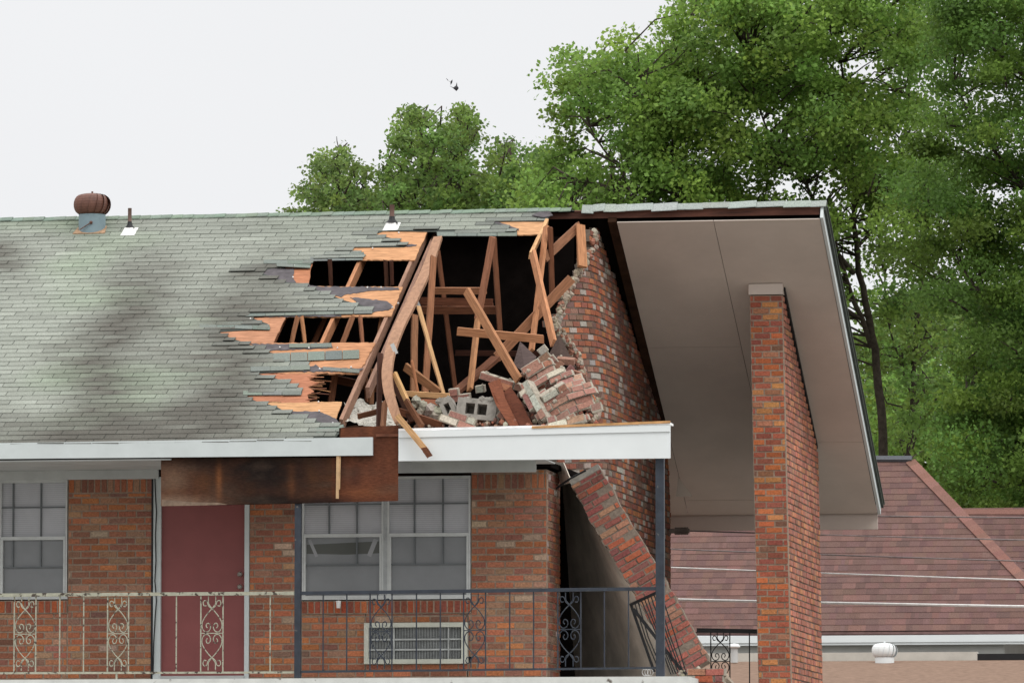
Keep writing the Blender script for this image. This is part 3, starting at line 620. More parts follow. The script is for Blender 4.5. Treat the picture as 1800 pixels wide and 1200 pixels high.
# fallen chunk at its foot
def chunk(name, label, cx, cy, Y, rot, nw, nh, depth=.1, pal=PAL_S, tilt=0, yaw=0, mort=.5, miss=.1, group=None, cat='rubble'):
    t = thing(name, label, cat, group, loc=at(cx, cy+nh*5, Y)); bm, mo = MB(), MB()
    Rm = Matrix.Rotation(-rad(rot), 3, 'Y') @ Matrix.Rotation(rad(yaw), 3, 'Z') @ Matrix.Rotation(rad(tilt), 3, 'X'); C0 = at(cx, cy, Y)
    W, H = nw*.2, nh*.072
    mp = lambda u, v, w_: C0+Rm @ Vector((u, -w_, v))
    for r in range(nh):
        off = -.1 if r % 2 else 0; sh = random.uniform(-.015, .015)
        for k_ in range(nw+(r % 2)):
            ua = max(-W/2, -W/2+off+k_*.2)+random.uniform(-.012, .012); ub = min(W/2, -W/2+off+(k_+1)*.2)+random.uniform(-.012, .012)
            edge = k_ == 0 or k_ == nw-1+(r % 2) or r == nh-1
            if ub-ua < .05 or (edge and random.random() < miss*2): continue
            va = -H/2+r*.072; vb = va+.064; q = random.uniform(-.008, .012)
            c = jit(random.choice(pal+[(.42, .40, .34)]*int(mort*6)), .15)
            P = []
            for u in (ua+.006+sh, ub-.006+sh):
                for v in (va, vb):
                    for w_ in (-depth/2, depth/2+q): P.append(mp(u+random.uniform(-.004, .004), v+random.uniform(-.004, .004), w_))
            bm.hexa(P, c)
            mo.hexa([mp(u, v, w_) for u in (ua+sh-.004, ub+sh+.004) for v in (va-.006, vb+.006) for w_ in (-depth/2+.005, depth/2-.012)])
            if random.random() < mort:
                q_ = mp(random.uniform(ua, ub), vb-.0 if random.random() < .6 else va, random.uniform(-depth/3, depth/2)); mo.lump(q_, random.uniform(.015, .035))
    bm.build('bricks', M_BRICK, t); mo.build('mortar', M_MORTL, t)
M_MORTL = mat('pale_mortar', (.36, .32, .26), nscale=25, namt=.35, bump=.7, rough=1)
chunk('brick_chunk', 'red bricks fallen on the balcony edge at the foot of the leaning slab', 1243, 1192, -.6, 0, 2, 3, .2, mort=.6, miss=0)
l_ = MB(); l_.lump(at(1272, 1192, -.5), .085, (.34, .28, .22)); l_.lump(at(1280, 1200, -.5), .07, (.3, .25, .2)); tag(l_.build('mortar_lump', M_BRICK), 'pale lump of mortar at the right end of the fallen bricks by the scrollwork railing', 'rubble')
# masonry ledge under it
b = MB(); b.box(at(1210, 1200, -.5).x, at(1330, 1200, -.5).x, -.75, 8.5, ZF-.5, ZF-.02-.05); b.build('side_walkway', M_CONC, B)

# ------------------------------------------------------------------ rubble on the eave
RB = 'pieces of broken brickwork lying on the torn eave'
SW = thing('slumped_brick_wall', 'largest slumped sheet of brickwork, its courses rising to the right, against the broken gable wall', 'rubble', RB, loc=at(1000, 745, -1))
SWP = [(910, 676), (926, 645), (950, 622), (968, 640), (1003, 652), (1028, 668), (1046, 700), (1044, 722), (1030, 745), (958, 746), (940, 722)]
swo = at(952, 748, -1.25); su = (Rt*math.cos(rad(27))+Up*math.sin(rad(27))+Vector((0, .12, 0))).normalized(); sv_ = (Up*math.cos(rad(30))-Rt*math.sin(rad(30))+Vector((0, .9, 0)))
swb, swm = MB(), MB(); random.seed(21)
def swmap(u, v, w_):
    P = swo+su*u+sv_*v; a_ = .05*math.sin(u*6+v*3)+.07*math.sin(v*9.0)
    return P+Up*(.05*math.sin(u*4.5))+Vector((0, -1, 0))*(w_+a_)
for r in range(-4, 13):
    sh_ = random.uniform(-.05, .05); wr = random.uniform(-.03, .045); k0 = -.9+(r % 2)*.1+sh_
    while k0 < 1.1:
        L_ = random.choice((.19, .19, .13, .095)); c0_ = px(swmap(k0+L_/2, r*.074+.03, 0))
        if inside(c0_, SWP) and random.random() > .11:
            c_ = jit(random.choice(PAL_R+[(.40, .36, .29)]*3), .15); q_ = wr+random.uniform(-.012, .02); sk = random.uniform(-.01, .01)
            swb.hexa([swmap(u, v, w_) for (u, v, w_) in [(k0+du, r*.074+dv+sk*(du > .02), dw) for du in (.005, L_-.005) for dv in (0, .062) for dw in (-.1, q_)]], c_)
            swm.hexa([swmap(k0+du, r*.074+dv, dw) for du in (-.004, L_+.004) for dv in (-.008, .07) for dw in (-.1, q_-.016)])
            if random.random() < .33: swm.lump(swmap(k0+random.uniform(0, L_), r*.074+random.choice((0, .06)), q_), random.uniform(.012, .030))
        k0 += L_+.004
swb.build('bricks', M_BRICK, SW); swm.build('mortar', M_MORTL, SW)
K = [('tilted chunk of grey topped bricks at the very top of the rubble heap', 957, 634, -.35, 38, 1, 4, .12, 12, 0, .8),
     ('white mortared chunk in the centre of the heap, left of the slumped sheet', 968, 697, -1.15, 32, 2, 2, .14, 25, 15, 1.5),
     ('chunk of purple red bricks at the bottom right of the heap', 1012, 732, -1.42, 15, 3, 2, .12, -8, 0, .5),
     ('upright mortar crusted chunk beside the brown boards', 938, 702, -1.2, -60, 3, 2, .14, 20, -20, 1.9),
     ('small chunk of bricks on top of the grey concrete blocks', 822, 691, -.2, 6, 2, 2, .14, 10, 0, 1.4),
     ('slanting brick piece in front of the grey concrete blocks', 806, 738, -1.35, -20, 2, 2, .12, -5, 0, .9),
     ('pale crumbled brick row behind the brown boards', 890, 672, -.35, -18, 3, 1, .14, 10, 0, 1.9),
     ('crumbled chunk right of the two core concrete block', 884, 722, -1.0, -40, 2, 2, .12, 10, 0, 1.9)]
for (lb, cx, cy, Y, rot, nw, nh, dp, ti, yw, mo_) in K: chunk('brick_chunk', lb, cx, cy, Y, rot, nw, nh, dp, PAL_R, ti, yw, mo_, .15, RB)
def brick1(lb, cx, cy, Y, rot, c, tilt=0, yaw=0):
    m = MB(); Rm = Matrix.Rotation(-rad(rot), 3, 'Y') @ Matrix.Rotation(rad(yaw), 3, 'Z') @ Matrix.Rotation(rad(tilt), 3, 'X'); C0 = at(cx, cy, Y)
    m.hexa([C0+Rm @ Vector((x_*random.uniform(.95, 1), y_, z_*random.uniform(.93, 1))) for x_ in (-.1, .1) for y_ in (-.048, .048) for z_ in (-.034, .034)], c)
    for _ in range(4): m.lump(C0+Rm @ Vector((random.uniform(-.09, .09), random.uniform(-.04, .04), random.choice((-.034, .034)))), .018, (.36, .32, .26))
    tag(m.build('loose_brick', M_BRICK), lb, 'brick', 'single bricks lying on the rubble heap')
brick1('loose brick lying flat at the top right of the heap', 995, 634, -.2, -6, (.27, .15, .11), 20)
brick1('purple brick standing on end in the upper right of the heap', 997, 656, -.45, 52, (.25, .12, .11), 15)
brick1('brown brick wedged against the broken wall edge, under the flat loose brick', 1013, 657, -.3, -20, (.26, .13, .09), 10)
brick1('loose tan brick beside the purple brick near the top of the heap', 978, 648, -.42, 48, (.32, .17, .12), 10)
brick1('orange brick at the right end of the heap near the fascia', 1030, 704, -.8, 22, (.48, .16, .07), 15)
brick1('grey brick caught between the broken wall and the heap', 1044, 690, .1, -12, (.24, .15, .12), 10)
# cinder blocks
def cinder(lb, pts, Y, holes, dep=.22):
    """concrete block face polygon (px) with real hollow cores"""
    t = MB(); th = dep
    xa, xb, ya, yb, rot = pts
    C0 = at((xa+xb)/2, (ya+yb)/2, Y); W = (xb-xa)/158; H = (yb-ya)/158
    Rm = Matrix.Rotation(-rad(rot), 3, 'Y') @ Matrix.Rotation(rad(-12), 3, 'X')
    def bx(u0, u1, v0, v1, w0=0, w1=th): t.hexa([C0+Rm @ Vector((u, w_, v)) for u in (u0, u1) for w_ in (w0, w1) for v in (v0, v1)])
    hs = [(-W/2, -W/2)]+[(W*a-W/2, W*b-W/2) for a, b in holes]+[(W/2, W/2)]
    wall = H*.24
    bx(-W/2, W/2, H/2-wall, H/2); bx(-W/2, W/2, -H/2, -H/2+wall)
    for i in range(len(hs)-1): bx(hs[i][1], hs[i+1][0], -H/2+wall, H/2-wall)
    bx(-W/2+.01, W/2-.01, -H/2+wall, H/2-wall, th-.03, th-.002)
    for _ in range(14): t.lump(C0+Rm @ Vector((random.uniform(-W/2, W/2), random.uniform(0, .1), random.choice((-H/2, H/2)))), random.uniform(.02, .04))
    tag(t.build('concrete_block', M_CONC), lb, 'concrete block', 'broken hollow concrete blocks on the eave')
cinder('broken grey concrete block with two square hollow cores facing out', (803, 872, 700, 737, -6), -1.0, ((.22, .45), (.52, .76)), .25)
cinder('narrow broken grey block with one core, standing left of the two core block', (776, 799, 698, 738, 25), -.95, ((.3, .7),), .2)
m = MB()
for (x_, y_, r_) in ((733, 704, .06), (745, 715, .07), (757, 722, .08), (770, 725, .07), (740, 722, .05), (763, 730, .07), (775, 735, .06), (728, 712, .04)): m.lump(at(x_, y_, -.9), r_, jit((.34, .31, .25), .15))
tag(m.build('mortar_rubble', M_BRICK), 'string of pale mortar lumps between the splintered planks and the grey concrete blocks', 'rubble', kind='stuff')
m = MB(); 
for _ in range(130):
    x_ = random.uniform(700, 1048); y_ = random.uniform(738, 750)+(0 if x_ > 780 else 1); r_ = random.uniform(.012, .035)
    m.lump(at(x_, y_, random.uniform(-1.4, -.6)), r_, jit(random.choice([(.34, .3, .24), (.3, .12, .08), (.2, .12, .09)]), .2))
for _ in range(110):
    x_ = random.uniform(912, 1040); y_ = random.uniform(655, 745); m.lump(at(x_, y_, -.2), random.uniform(.03, .06), jit(random.choice([(.3, .26, .2), (.28, .11, .08), (.2, .12, .1)]), .2))
for _ in range(18): m.lump(at(random.uniform(1190, 1240), random.uniform(1178, 1188), -.5), random.uniform(.01, .03), jit((.3, .26, .2), .2))
tag(m.build('brick_crumbs', M_BRICK), 'crumbled brick and mortar scattered under the heap', 'rubble', kind='stuff')
# eave floor under the debris (ceiling joists area)
zb_ = at(900, 757, YE).z-.015
boxo('eave_floor', M_DECKD if False else mat('brown_floor', (.15, .055, .03), nscale=5, namt=.4), B, at(660, 757, YE).x, .0, YE+.02, .1, zb_-.03, zb_)

# torn insulation
ins = MB(); N1, N2 = 18, 8; vs = []
for i in range(N1):
    for j in range(N2):
        x_ = 605+(696-605)*i/(N1-1); top = 706+6*math.sin(i*.9)+max(0, (i-9))*.8; bot = 738+14*min(1, i/9)
        y_ = top+(bot-top)*j/(N2-1)+random.uniform(-2, 2); vs.append(at(x_+random.uniform(-2, 2), y_, .1-j*.13+random.uniform(-.06, .06)))
ins.add(vs, [(i*N2+j, (i+1)*N2+j, (i+1)*N2+j+1, i*N2+j+1) for i in range(N1-1) for j in range(N2-1)])
tag(ins.build('torn_insulation', M_FOIL), 'crumpled silvery insulation spilling over the eave beside the lowest shingles', 'insulation', kind='stuff')
# ------------------------------------------------------------------ loose timbers
TG = 'broken roof timbers left standing and hanging in the torn opening'
def timber(lb, a, name='broken_timber', g_=TG, **k):
    o = web(*a[:5], a[5], a[6], a[7], name=name, par=None, **k); tag(o, lb, 'timber', g_); return o
T = [('straight plank leaning diagonally across the middle of the opening down to the heap', (820, 511, 912, 668, 15, .2, -.5, 'o')),
     ('level plank lying across the diagonal plank in the middle of the opening', (805, 582, 955, 596, 14, .45, .45, 'o')),
     ('short pale board snapped off under the end of the green ridge shingles', (961, 390, 933, 449, 13, 3.8, 2.6, 'l')),
     ('long board running down from the snapped pale board to the broken wall edge', (936, 444, 973, 603, 15, 2.5, .9, 'o')),
     ('thin board standing behind the long board left of the broken wall', (960, 400, 934, 618, 10, 3.2, 1.6, 'o')),
     ('slanting splintered board under the ridge pointing down left from the bare rafter end', (1018, 397, 956, 455, 15, 3.7, 2.9, 'm')),
     ('thin bright stick slanting from the bent rafter down to the pale level strip', (736, 540, 779, 692, 6.5, .2, -.3, 'l')),
     ('short wide board lying slanted above the pale level strip', (713, 645, 772, 690, 14, -.2, -.3, 'm')),
     ('pale yellow strip of lumber lying level left of the concrete blocks', (686, 690, 790, 696, 9, -.5, -.5, 'l')),
     ('pale splinter beside the curved rafter, left of the short wide board', (693, 655, 716, 706, 8, -.9, -1.1, 'l')),
     ('dark board leaning right of the curved rafter, reaching the eave', (689, 668, 724, 742, 8, -.8, -1.2, 'k')),
     ('reddish brown board at the foot of the pale splinter, touching the fascia', (714, 704, 741, 748, 9, -1.1, -1.4, 'd')),
     ('nearly black upright stud left of the curved rafter standing on the plywood panel', (668, 622, 666, 752, 8, -.4, -1.2, 'k')),
     ('short brown stub standing on the plywood panel right of the black stud', (677, 705, 673, 752, 8, -1.1, -1.3, 'm')),
     ('thin sliver of wood standing in front of the short wide board', (724, 634, 734, 688, 4, -.4, -.4, 'o')),
     ('board lying low along the eave between the curved rafter and the slanting brick piece', (700, 722, 778, 748, 12, -1.1, -1.2, 'd')),
     ('short brown board end poking out of the silvery insulation', (629, 732, 668, 722, 9, -.9, -.8, 'd'))]
for lb, a in T: timber(lb, a)
# long second rafter that has come away and bent, its splintered end hanging over the fascia
bt = thing('bent_rafter', 'long rafter bent in a curve, its pale splintered end hanging over the white fascia', 'timber', TG, loc=at(700, 735, -1.7))
pts = [(770, 418, 3.6), (752, 470, 2.7), (727, 525, 1.6), (703, 573, .6), (688, 613, -.1), (681, 650, -.8), (683, 685, -1.2), (692, 718, -1.5), (701, 742, -1.62)]
ctr = [at(x_, y_, Y_) for x_, y_, Y_ in pts]; wds = [.10, .12, .125, .125, .125, .12, .11, .10, .085]
m = MB(); vs = []
# smooth resample
def cr_(P, t):
    n = len(P)-1; s = t*n; i = min(int(s), n-1); f = s-i; p0, p1, p2, p3 = P[max(i-1, 0)], P[i], P[i+1], P[min(i+2, n)]
    return .5*((2*p1)+(p2-p0)*f+(2*p0-5*p1+4*p2-p3)*f*f+(3*p1-p0-3*p2+p3)*f**3)
NS = 30
for i in range(NS+1):
    t = i/NS; c_ = cr_(ctr, t); d = (cr_(ctr, min(1, t+.01))-cr_(ctr, max(0, t-.01))).normalized(); W_ = np.interp(t, np.linspace(0, 1, 9), wds)
    s_ = d.cross(Vector((0, 1, 0))).normalized(); n_ = s_.cross(d).normalized()
    if s_.x < 0: s_ = -s_
    for (j, k_) in ((-1, -1), (-1, 1), (1, 1), (1, -1)): vs.append(c_+s_*(j*W_/2)+n_*(k_*.02))
m.add(vs, [(0, 1, 2, 3), (NS*4, NS*4+3, NS*4+2, NS*4+1)]+[(i*4+k_, i*4+(k_+1) % 4, (i+1)*4+(k_+1) % 4, (i+1)*4+k_) for i in range(NS) for k_ in range(4)], (.33, .185, .115))
m.build('curved_board', M_WOODV, bt)
plank('splintered_end', at(698, 730, -1.68), at(748, 790, -1.74), .062, .03, 'l', bt)
plank('snapped_tip', at(746, 788, -1.75), at(755, 801, -1.76), .062, .04, 'd', bt, rag=.8)
for (x_, y_, Y_) in ((733, 533, 1.62), (692, 612, -.22)):
    p = MB(); c_ = at(x_, y_, Y_-.08); p.beam(c_+Vector((-.02, 0, .05)), c_+Vector((.03, 0, -.06)), .045, .004); p.build('gusset_plate', M_GALVP if False else M_GREYP, bt)
# second straight rafter right behind the first
rafter(772, 418, 640, 690, c='p', off=-.10)
# splintered plank ends at the lowest hole
sp = MB()
for i in range(22):
    y_ = random.uniform(660, 705); x0_ = random.uniform(525, 548); L = random.uniform(12, 40); a = onroof(x0_, y_, -.01); b_ = onroof(x0_+L, y_+random.uniform(-6, 7), random.uniform(-.08, .04))
    sp.beam(a, b_, random.uniform(.006, .018), .006, side=NF, c=jit(random.choice([WC['o'], WC['m'], WC['d']]), .3))
sp.build('splintered_plank_ends', M_WOOD, RF)
# brown boards standing between the blocks and the heap
p = MB(); p.prism([at(858, 673, -.9), at(879, 666, -.7), at(888, 700, -1), at(912, 748, -1.3), at(897, 749, -1.35), at(872, 712, -1.1)], (0, -1, 0), .03, (.16, .052, .026))
p.prism([at(884, 690, -.85), at(897, 679, -.8), at(915, 705, -1), at(938, 749, -1.3), at(914, 749, -1.25), at(896, 715, -1)], (0, -1, 0), .03, (.11, .034, .018))
p.prism([at(868, 668, -.6), at(900, 678, -.6), at(898, 690, -.75), at(880, 684, -.7)], (0, -1, 0), .02, (.22, .09, .045))
tag(p.build('folded_brown_boards', M_WOOD), 'folded pair of reddish brown boards standing between concrete blocks and brick heap', 'timber')
p = MB(); p.prism([at(914, 600, .2), at(943, 627, .0), at(924, 656, -.2), at(902, 641, 0)], (0, -1, 0), .015, (.085, .06, .055))
tag(p.build('slate_grey_board', M_WOOD), 'small dark grey four sided scrap of board above the heap beside the diagonal plank', 'board')
p = MB(); p.prism([at(983, 588, .6), at(1012, 645, .3), at(985, 640, .2), at(962, 628, .4)], (0, -1, 0), .015, (.055, .035, .028))
tag(p.build('dark_board_scrap', M_WOOD), 'dark brown triangular scrap of board tucked under the broken wall edge', 'board')
p = MB(); p.prism([at(723, 700, -.7), at(778, 702, -.7), at(776, 716, -.8), at(735, 716, -.8)], (0, -1, 0), .02, (.2, .07, .035))
tag(p.build('brown_board_scrap', M_WOOD), 'flat reddish board scrap just under the pale yellow strip', 'board')

# ------------------------------------------------------------------ roof vents
def turbine(name, lb, cx, y_base, y_mid, y_top, rw, rn, Y, mh, mn, base=None, sq=1.0, group=None, par_only=None):
    C0 = at(cx, y_mid, Y); sc = (Fw.dot(C0-CAM))/FPX
    zb0 = at(cx, y_base, Y).z; zm = C0.z; zt_ = at(cx, y_top, Y).z; R = rw*sc; rN = rn*sc; H = zt_-zm
    t = thing(name, lb, 'roof vent', group, loc=(C0.x, C0.y, zb0))
    nk = MB(); nk.lathe([(rN, zb0-.08), (rN*.98, zm+.01)], C0.x, C0.y, 28); nk.build('neck', mn, t, True)
    hd = MB(); NB_ = 15
    for k_ in range(NB_):
        vs = []; n2 = 12
        for i in range(n2+1):
            ph = math.pi*(i/n2); z = zm+H*.5*(1-math.cos(ph)); r_ = max(rN*.85 if i < 2 else .02, R*(math.sin(ph)**.42 if 0 < ph < math.pi else 0)); 
            if i == 0: r_ = rN
            a0 = 2*math.pi*k_/NB_+.45*math.sin(ph)*0+.35*(i/n2)
            vs.append((C0.x+r_*math.cos(a0), C0.y+r_*math.sin(a0), z)); a1 = a0+2*math.pi/NB_*1.12; r2 = r_*.90
            vs.append((C0.x+r2*math.cos(a1), C0.y+r2*math.sin(a1), z))
        hd.add(vs, [(2*i, 2*i+1, 2*i+3, 2*i+2) for i in range(n2)])
    hd.lathe([(.001, zt_+.005), (R*.45, zt_), (R*.5, zt_-.02)], C0.x, C0.y, 20)
    hd.tube([(C0.x, C0.y, zt_-.01), (C0.x, C0.y, zt_+.03)], .012, 6)
    hd.build('turbine_head', mh, t)
    return t, C0, zb0, rN
Yv = onroof(162, 411).y+.14
t, C0, zb0, rN = turbine('turbine_vent', 'brown rusty ball shaped turbine vent on a blue grey neck on the green roof', 162, 412, 379, 341, 33, 24, Yv, M_RUST, M_GALV)
p = MB(); pl = [Vector((C0.x+a, C0.y+b_, 0)) for a, b_ in ((-.195, -.175), (.195, -.175), (.17, .04), (-.17, .04))]
for q in pl: q.z = rz(q.y)+.022
p.prism(pl, NF, .012); p.build('base_flange', M_RUSTO, t)
p = MB(); p.tube([at(140, 404, Yv-.17), at(160, 391, Yv-.18)], .006, 5); p.lump(at(160, 391, Yv-.17), .02); p.build('brace_screw', M_RUST, t)
def pipe(lb, cx, yb, yt, wd, cone, Yoff=0.05):
    q = onroof(cx, yb); Y = q.y+Yoff; t = thing('vent_pipe', lb, 'vent pipe', 'vent pipes poking out of the green roof', loc=q)
    zt_ = at(cx, yt, Y).z; c = at(cx, yb-5, Y); r = wd/2/155
    p = MB(); p.tube([(c.x, c.y, q.z-.05), (c.x, c.y, zt_)], r, 12); p.build('pipe', M_PIPE, t, True)
    p = MB(); p.lathe([(r*1.1, q.z+.15), (r*1.4, q.z+.11), (r*2.6, q.z+.077)], c.x, c.y, 14); p.build('collar', M_BLACKM, t, True)
    p = MB(); z_ = q.z
    bs = [Vector((c.x+a, c.y+b_, rz(c.y+b_)+.014)) for a, b_ in ((-cone, -.13), (cone, -.13), (cone, .1), (-cone, .1))]; tp = [Vector((c.x+a*.55, c.y+b_*.4, z_+.075)) for a, b_ in ((-cone, -.13), (cone, -.13), (cone, .1), (-cone, .1))]
    p.add(bs+tp, [(0, 1, 5, 4), (1, 2, 6, 5), (2, 3, 7, 6), (3, 0, 4, 7), (4, 5, 6, 7)]); p.build('flashing', M_FLASH, t)
M_PIPE = mat('pipe_pinkbrown', (.22, .14, .12), nscale=12, namt=.2)
pipe('slim pinkish brown vent pipe standing right of the brown turbine vent', 228, 411, 366, 7, .085)
pipe('short dark red vent pipe with white flashing above the torn orange decking', 689, 402, 360, 9, .09)

# ------------------------------------------------------------------ front railings with scrolls
HALF = [[(.33, .03), (.33, .09), (.30, .13), (0, .19)], [(0, .19), (.3, .155), (.45, .10), (.66, .085), (.80, .115), (.70, .155), (.5, .15)],
        [(0, .19), (.3, .235), (.6, .29), (.86, .36), (.88, .43), (.62, .482), (.3, .475), (.13, .43), (.2, .385), (.42, .375), (.52, .41), (.40, .435)]]
def smooth(P, n=5):
    P = [Vector((a, 0, b_)) for a, b_ in P]; N = (len(P)-1)*n; return [cr_(P, i/N) for i in range(N+1)]
def railing(name, lb, m, Y, xa, xb, ytl, ytr, ybl, ybr, bars, panels, rr=.022, group=None, cat='railing'):
    """px positions on plane Y: top rail from (xa,ytl) to (xb,ytr), bottom rail ybl/ybr"""
    t = thing(name, lb, cat, group, loc=at((xa+xb)/2, ybl, Y))
    zT = lambda x_: at(x_, ytl+(ytr-ytl)*(x_-xa)/(xb-xa), Y); zB = lambda x_: at(x_, ybl+(ybr-ybl)*(x_-xa)/(xb-xa), Y)
    p = MB(); p.beam(zT(xa), zT(xb), rr*1.7, .04); p.build('top_rail', m, t)
    p = MB(); p.beam(zB(xa), zB(xb), rr, .025); p.build('bottom_rail', m, t)
    for x_ in bars:
        p = MB(); a, b_ = zT(x_), zB(x_); a.x = b_.x = (a.x+b_.x)/2; p.beam(a, b_, .013, .013); p.build('baluster', m, t)
    for (l, r) in panels:
        A_, C_ = zT((l+r)/2), zB((l+r)/2); hw = (at(r, 1100, Y).x-at(l, 1100, Y).x)/2; H = A_.z-C_.z; p = MB()
        cx_ = (A_.x+C_.x)/2
        for sg in (-1, 1):
            for up in (0, 1):
                for cv in HALF:
                    pts = [Vector((cx_+sg*q.x*hw, Y, A_.z-(q.z if not up else 1-q.z)*H)) for q in smooth(cv)]; p.tube(pts, .0062, 5)
        p.beam((cx_-hw, Y, A_.z-.5*H), (cx_+hw, Y, A_.z-.5*H), .01, .01)
        p.build('scroll_panel', m, t)
    return t
railing('balcony_railing', 'peeling cream scrollwork balcony railing in front of the red door', M_CREAM, -1.5, -240, 518, 1047, 1042, 1183, 1181,
        [-190, -148, -107, -60, -18, 25, 63, 105, 147, 189, 226, 310, 353, 392, 475], [(-148, -107), (25, 63), (189, 226), (353, 392)])
st_ = MB(); a = at(205, 1184, -1.5); st_.beam(a, a-Vector((0, 0, .06)), .02, .02); tag(st_.build('rail_foot', M_CREAM), 'small rusty foot carrying the cream railing near the window', 'railing foot')
railing('balcony_railing', 'dark grey scrollwork balcony railing between the two dark posts', M_STEEL, -1.5, 529, 1154, 1042, 1034, 1180, 1173,
        [568, 609.5, 650.5, 689, 732, 774, 815, 853.5, 896, 938, 980.5, 1021, 1062.5, 1105], [(650.5, 689), (815, 853.5), (980.5, 1021)])
railing('balcony_railing', 'black scrollwork railing seen beyond the leaning slab beside the brick pillar', M_BLACKM, 6.5, 1225, 1334, 1107, 1109, 1215, 1215,
        [1249.5, 1283, 1317.5], [(1249.5, 1283)], rr=.03)
# twisted fallen railing
fr_ = thing('fallen_railing', 'twisted black security railing crushed under the leaning brick slab behind the corner post', 'railing', loc=at(1180, 1180, -.3))
p = MB(); q0, q1 = at(1109, 1062, -.1), at(1165, 1036, -.5); r0, r1 = at(1150, 1180, -.1), at(1212, 1190, -.35)
p.beam(q0, q1, .03, .04); p.beam(q0, r0, .028, .03); p.beam(q0+Vector((.03, 0, -.05)), at(1205, 1186, -.3), .035, .03); p.build('frame', M_BLACKM, fr_)
for i in range(9):
    s = .12+i*.1; a = q0.lerp(q1, s); b_ = at(1170+i*4.6, 1184, -.35); 
    if i < 2: b_ = at(1160+i*6, 1182, -.15)
    p = MB(); p.tube([a, a.lerp(b_, .5)+Vector((random.uniform(-.03, .02), 0, 0)), b_], .007, 5); p.build('bar', M_BLACKM, fr_)
c = MB()
for k_ in range(3):
    c0 = at(1134+k_*4.5, 1181, -1.45); c.tube([c0+Vector((.032*math.cos(a), .01*math.sin(a*2), .036*math.sin(a)-.0)) for a in np.linspace(0, 6.28, 15)], .0035, 5)
tag(c.build('wire_coil', M_FLASH), 'small pale coil of wire on the balcony slab left of the corner post', 'wire')

# ------------------------------------------------------------------ brick pillar
PL = thing('brick_pillar', 'tall freestanding red brick wing wall under the gable overhang', 'pillar', loc=at(1360, 1300, 7.2))
def und(Y): return rz(Y)+OFF*1.12-.012
a = at(1317.5, 515, 5.8); b_ = at(1375, 515, 5.8); PX0, PX1 = a.x, b_.x; ZT = a.z
Y0p, Y1p = 5.8, 9.25; lean = (at(1333, 1200, 5.8).x-PX0)/(ZT-at(1333, 1200, 5.8).z)
sh = lambda z: lean*(ZT-z)
pf_ = lambda u, v, w_: (u+sh(v), Y0p-w_, v); ps_ = lambda u, v, w_: (PX1+sh(v)*.8+w_, u, v)
pb, pm = MB(), MB(); pm2 = MB()
lay(pb, pm, pf_, PX0, PX1-.001, 2.6, ZT-.02, PAL_P, bw=.2, wob=.006)
nrw = int((ZT-2.6)/BH)
for r in range(nrw+1):
    v0 = 2.6+r*BH
    yend = Y1p if v0+BH < und(Y1p)-.1 else min(Y1p, YR+(ZR+OFF*1.12-.06-(v0+BH))/MS)
    if yend > Y0p+.1:
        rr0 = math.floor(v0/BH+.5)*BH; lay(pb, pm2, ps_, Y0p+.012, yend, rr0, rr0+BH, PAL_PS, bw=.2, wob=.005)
po = pb.build('brickwork', M_BRICK, PL); pm.build('mortar', M_MORT, po); pm2.build('mortar', M_MORTD, po)
p = MB(); zb2 = und(Y1p)-.12
p.hexa([(x_+sh(z_)*.9, y_, z_) for x_ in (PX0+.03, PX1-.105) for y_, z_ in ((Y0p+.1, 2.6), (Y0p+.1, ZT-.03), (Y1p-.01, 2.6), (Y1p-.01, zb2))]); p.build('core', M_MORTD, PL)
boxo('footing', M_LOW, PL, PX0+.2, PX1+.2, Y0p, Y1p, 0, 2.6)
p = MB(); sx_ = PX1+sh(7.5)*.8; v = []
for x_ in (sx_-.02, sx_+.012):
    for y_ in (Y0p+.16, Y1p+.02):
        q = Vector((x_, y_, rz(y_))); v += [q+NB*(OFF-.055), q+NB*(OFF-.013)]
p.hexa(v); p.build('gap_shade_strip', M_BLACKM, PL)  # black strip painted in as the shade of the gap below the soffit
p = MB(); p.box(PX0-.01, PX1+.008, Y0p-.01, Y0p+.15, ZT-.02, at(1345, 499, 5.8).z); p.build('white_cap', M_SOFF, PL)

# ------------------------------------------------------------------ neighbour houses
def tabroof(p, O, U, V, N, nu, nv, tw, ex, pal, test=None):
    for r in range(nv):
        k_ = -random.random()*tw
        while k_ < nu*tw:
            wd = min(tw*random.choice((.35, .6, .9, 1.2)), nu*tw-k_)+1e-3; a = O+U*k_+V*(r*ex); k_ += wd
            if test and not test(px(a+U*(wd*.5)+V*(ex*.5))): continue
            c = jit(random.choice(pal), .09); z1 = a+N*.013; z2 = a+V*(ex*1.02)+N*.006; th = N*.007
            p.hexa([z1-th, z1, z2-th, z2, z1+U*wd-th, z1+U*wd, z2+U*wd-th, z2+U*wd], c)
H1 = thing('red_roofed_house', 'house with a dark red hipped shingle roof and white gutter right behind the pillar', 'house', loc=(6, 34, 0))
YH = 30.; eL, eR = at(1080, 1111, YH), at(1900, 1118, YH); rdg = at(1575, 812, YH+3.2)
VH = Vector((0, rdg.y-eL.y, rdg.z-eL.z)).normalized(); NH = Vector((0, -VH.z, VH.y))
poly = [(1020, 1112), (1130, 812), (1606, 812), (1800, 1021), (1900, 1128), (1900, 1116)]
def onH(x_, y_, o_=0): return onplane(x_, y_, eL+NH*o_, NH)
PALR = [(.148, .090, .078)]*5+[(.145, .087, .079)]*3+[(.168, .095, .083)]*2+[(.130, .080, .073)]*2
p = MB(); p.prism([onH(1020, 1112), onH(1130, 812), onH(1606, 812), onH(1886, 1113)], NH, .05); rf1 = p.build('roof', mat('red_roof_base', (.125, .073, .067)), H1)
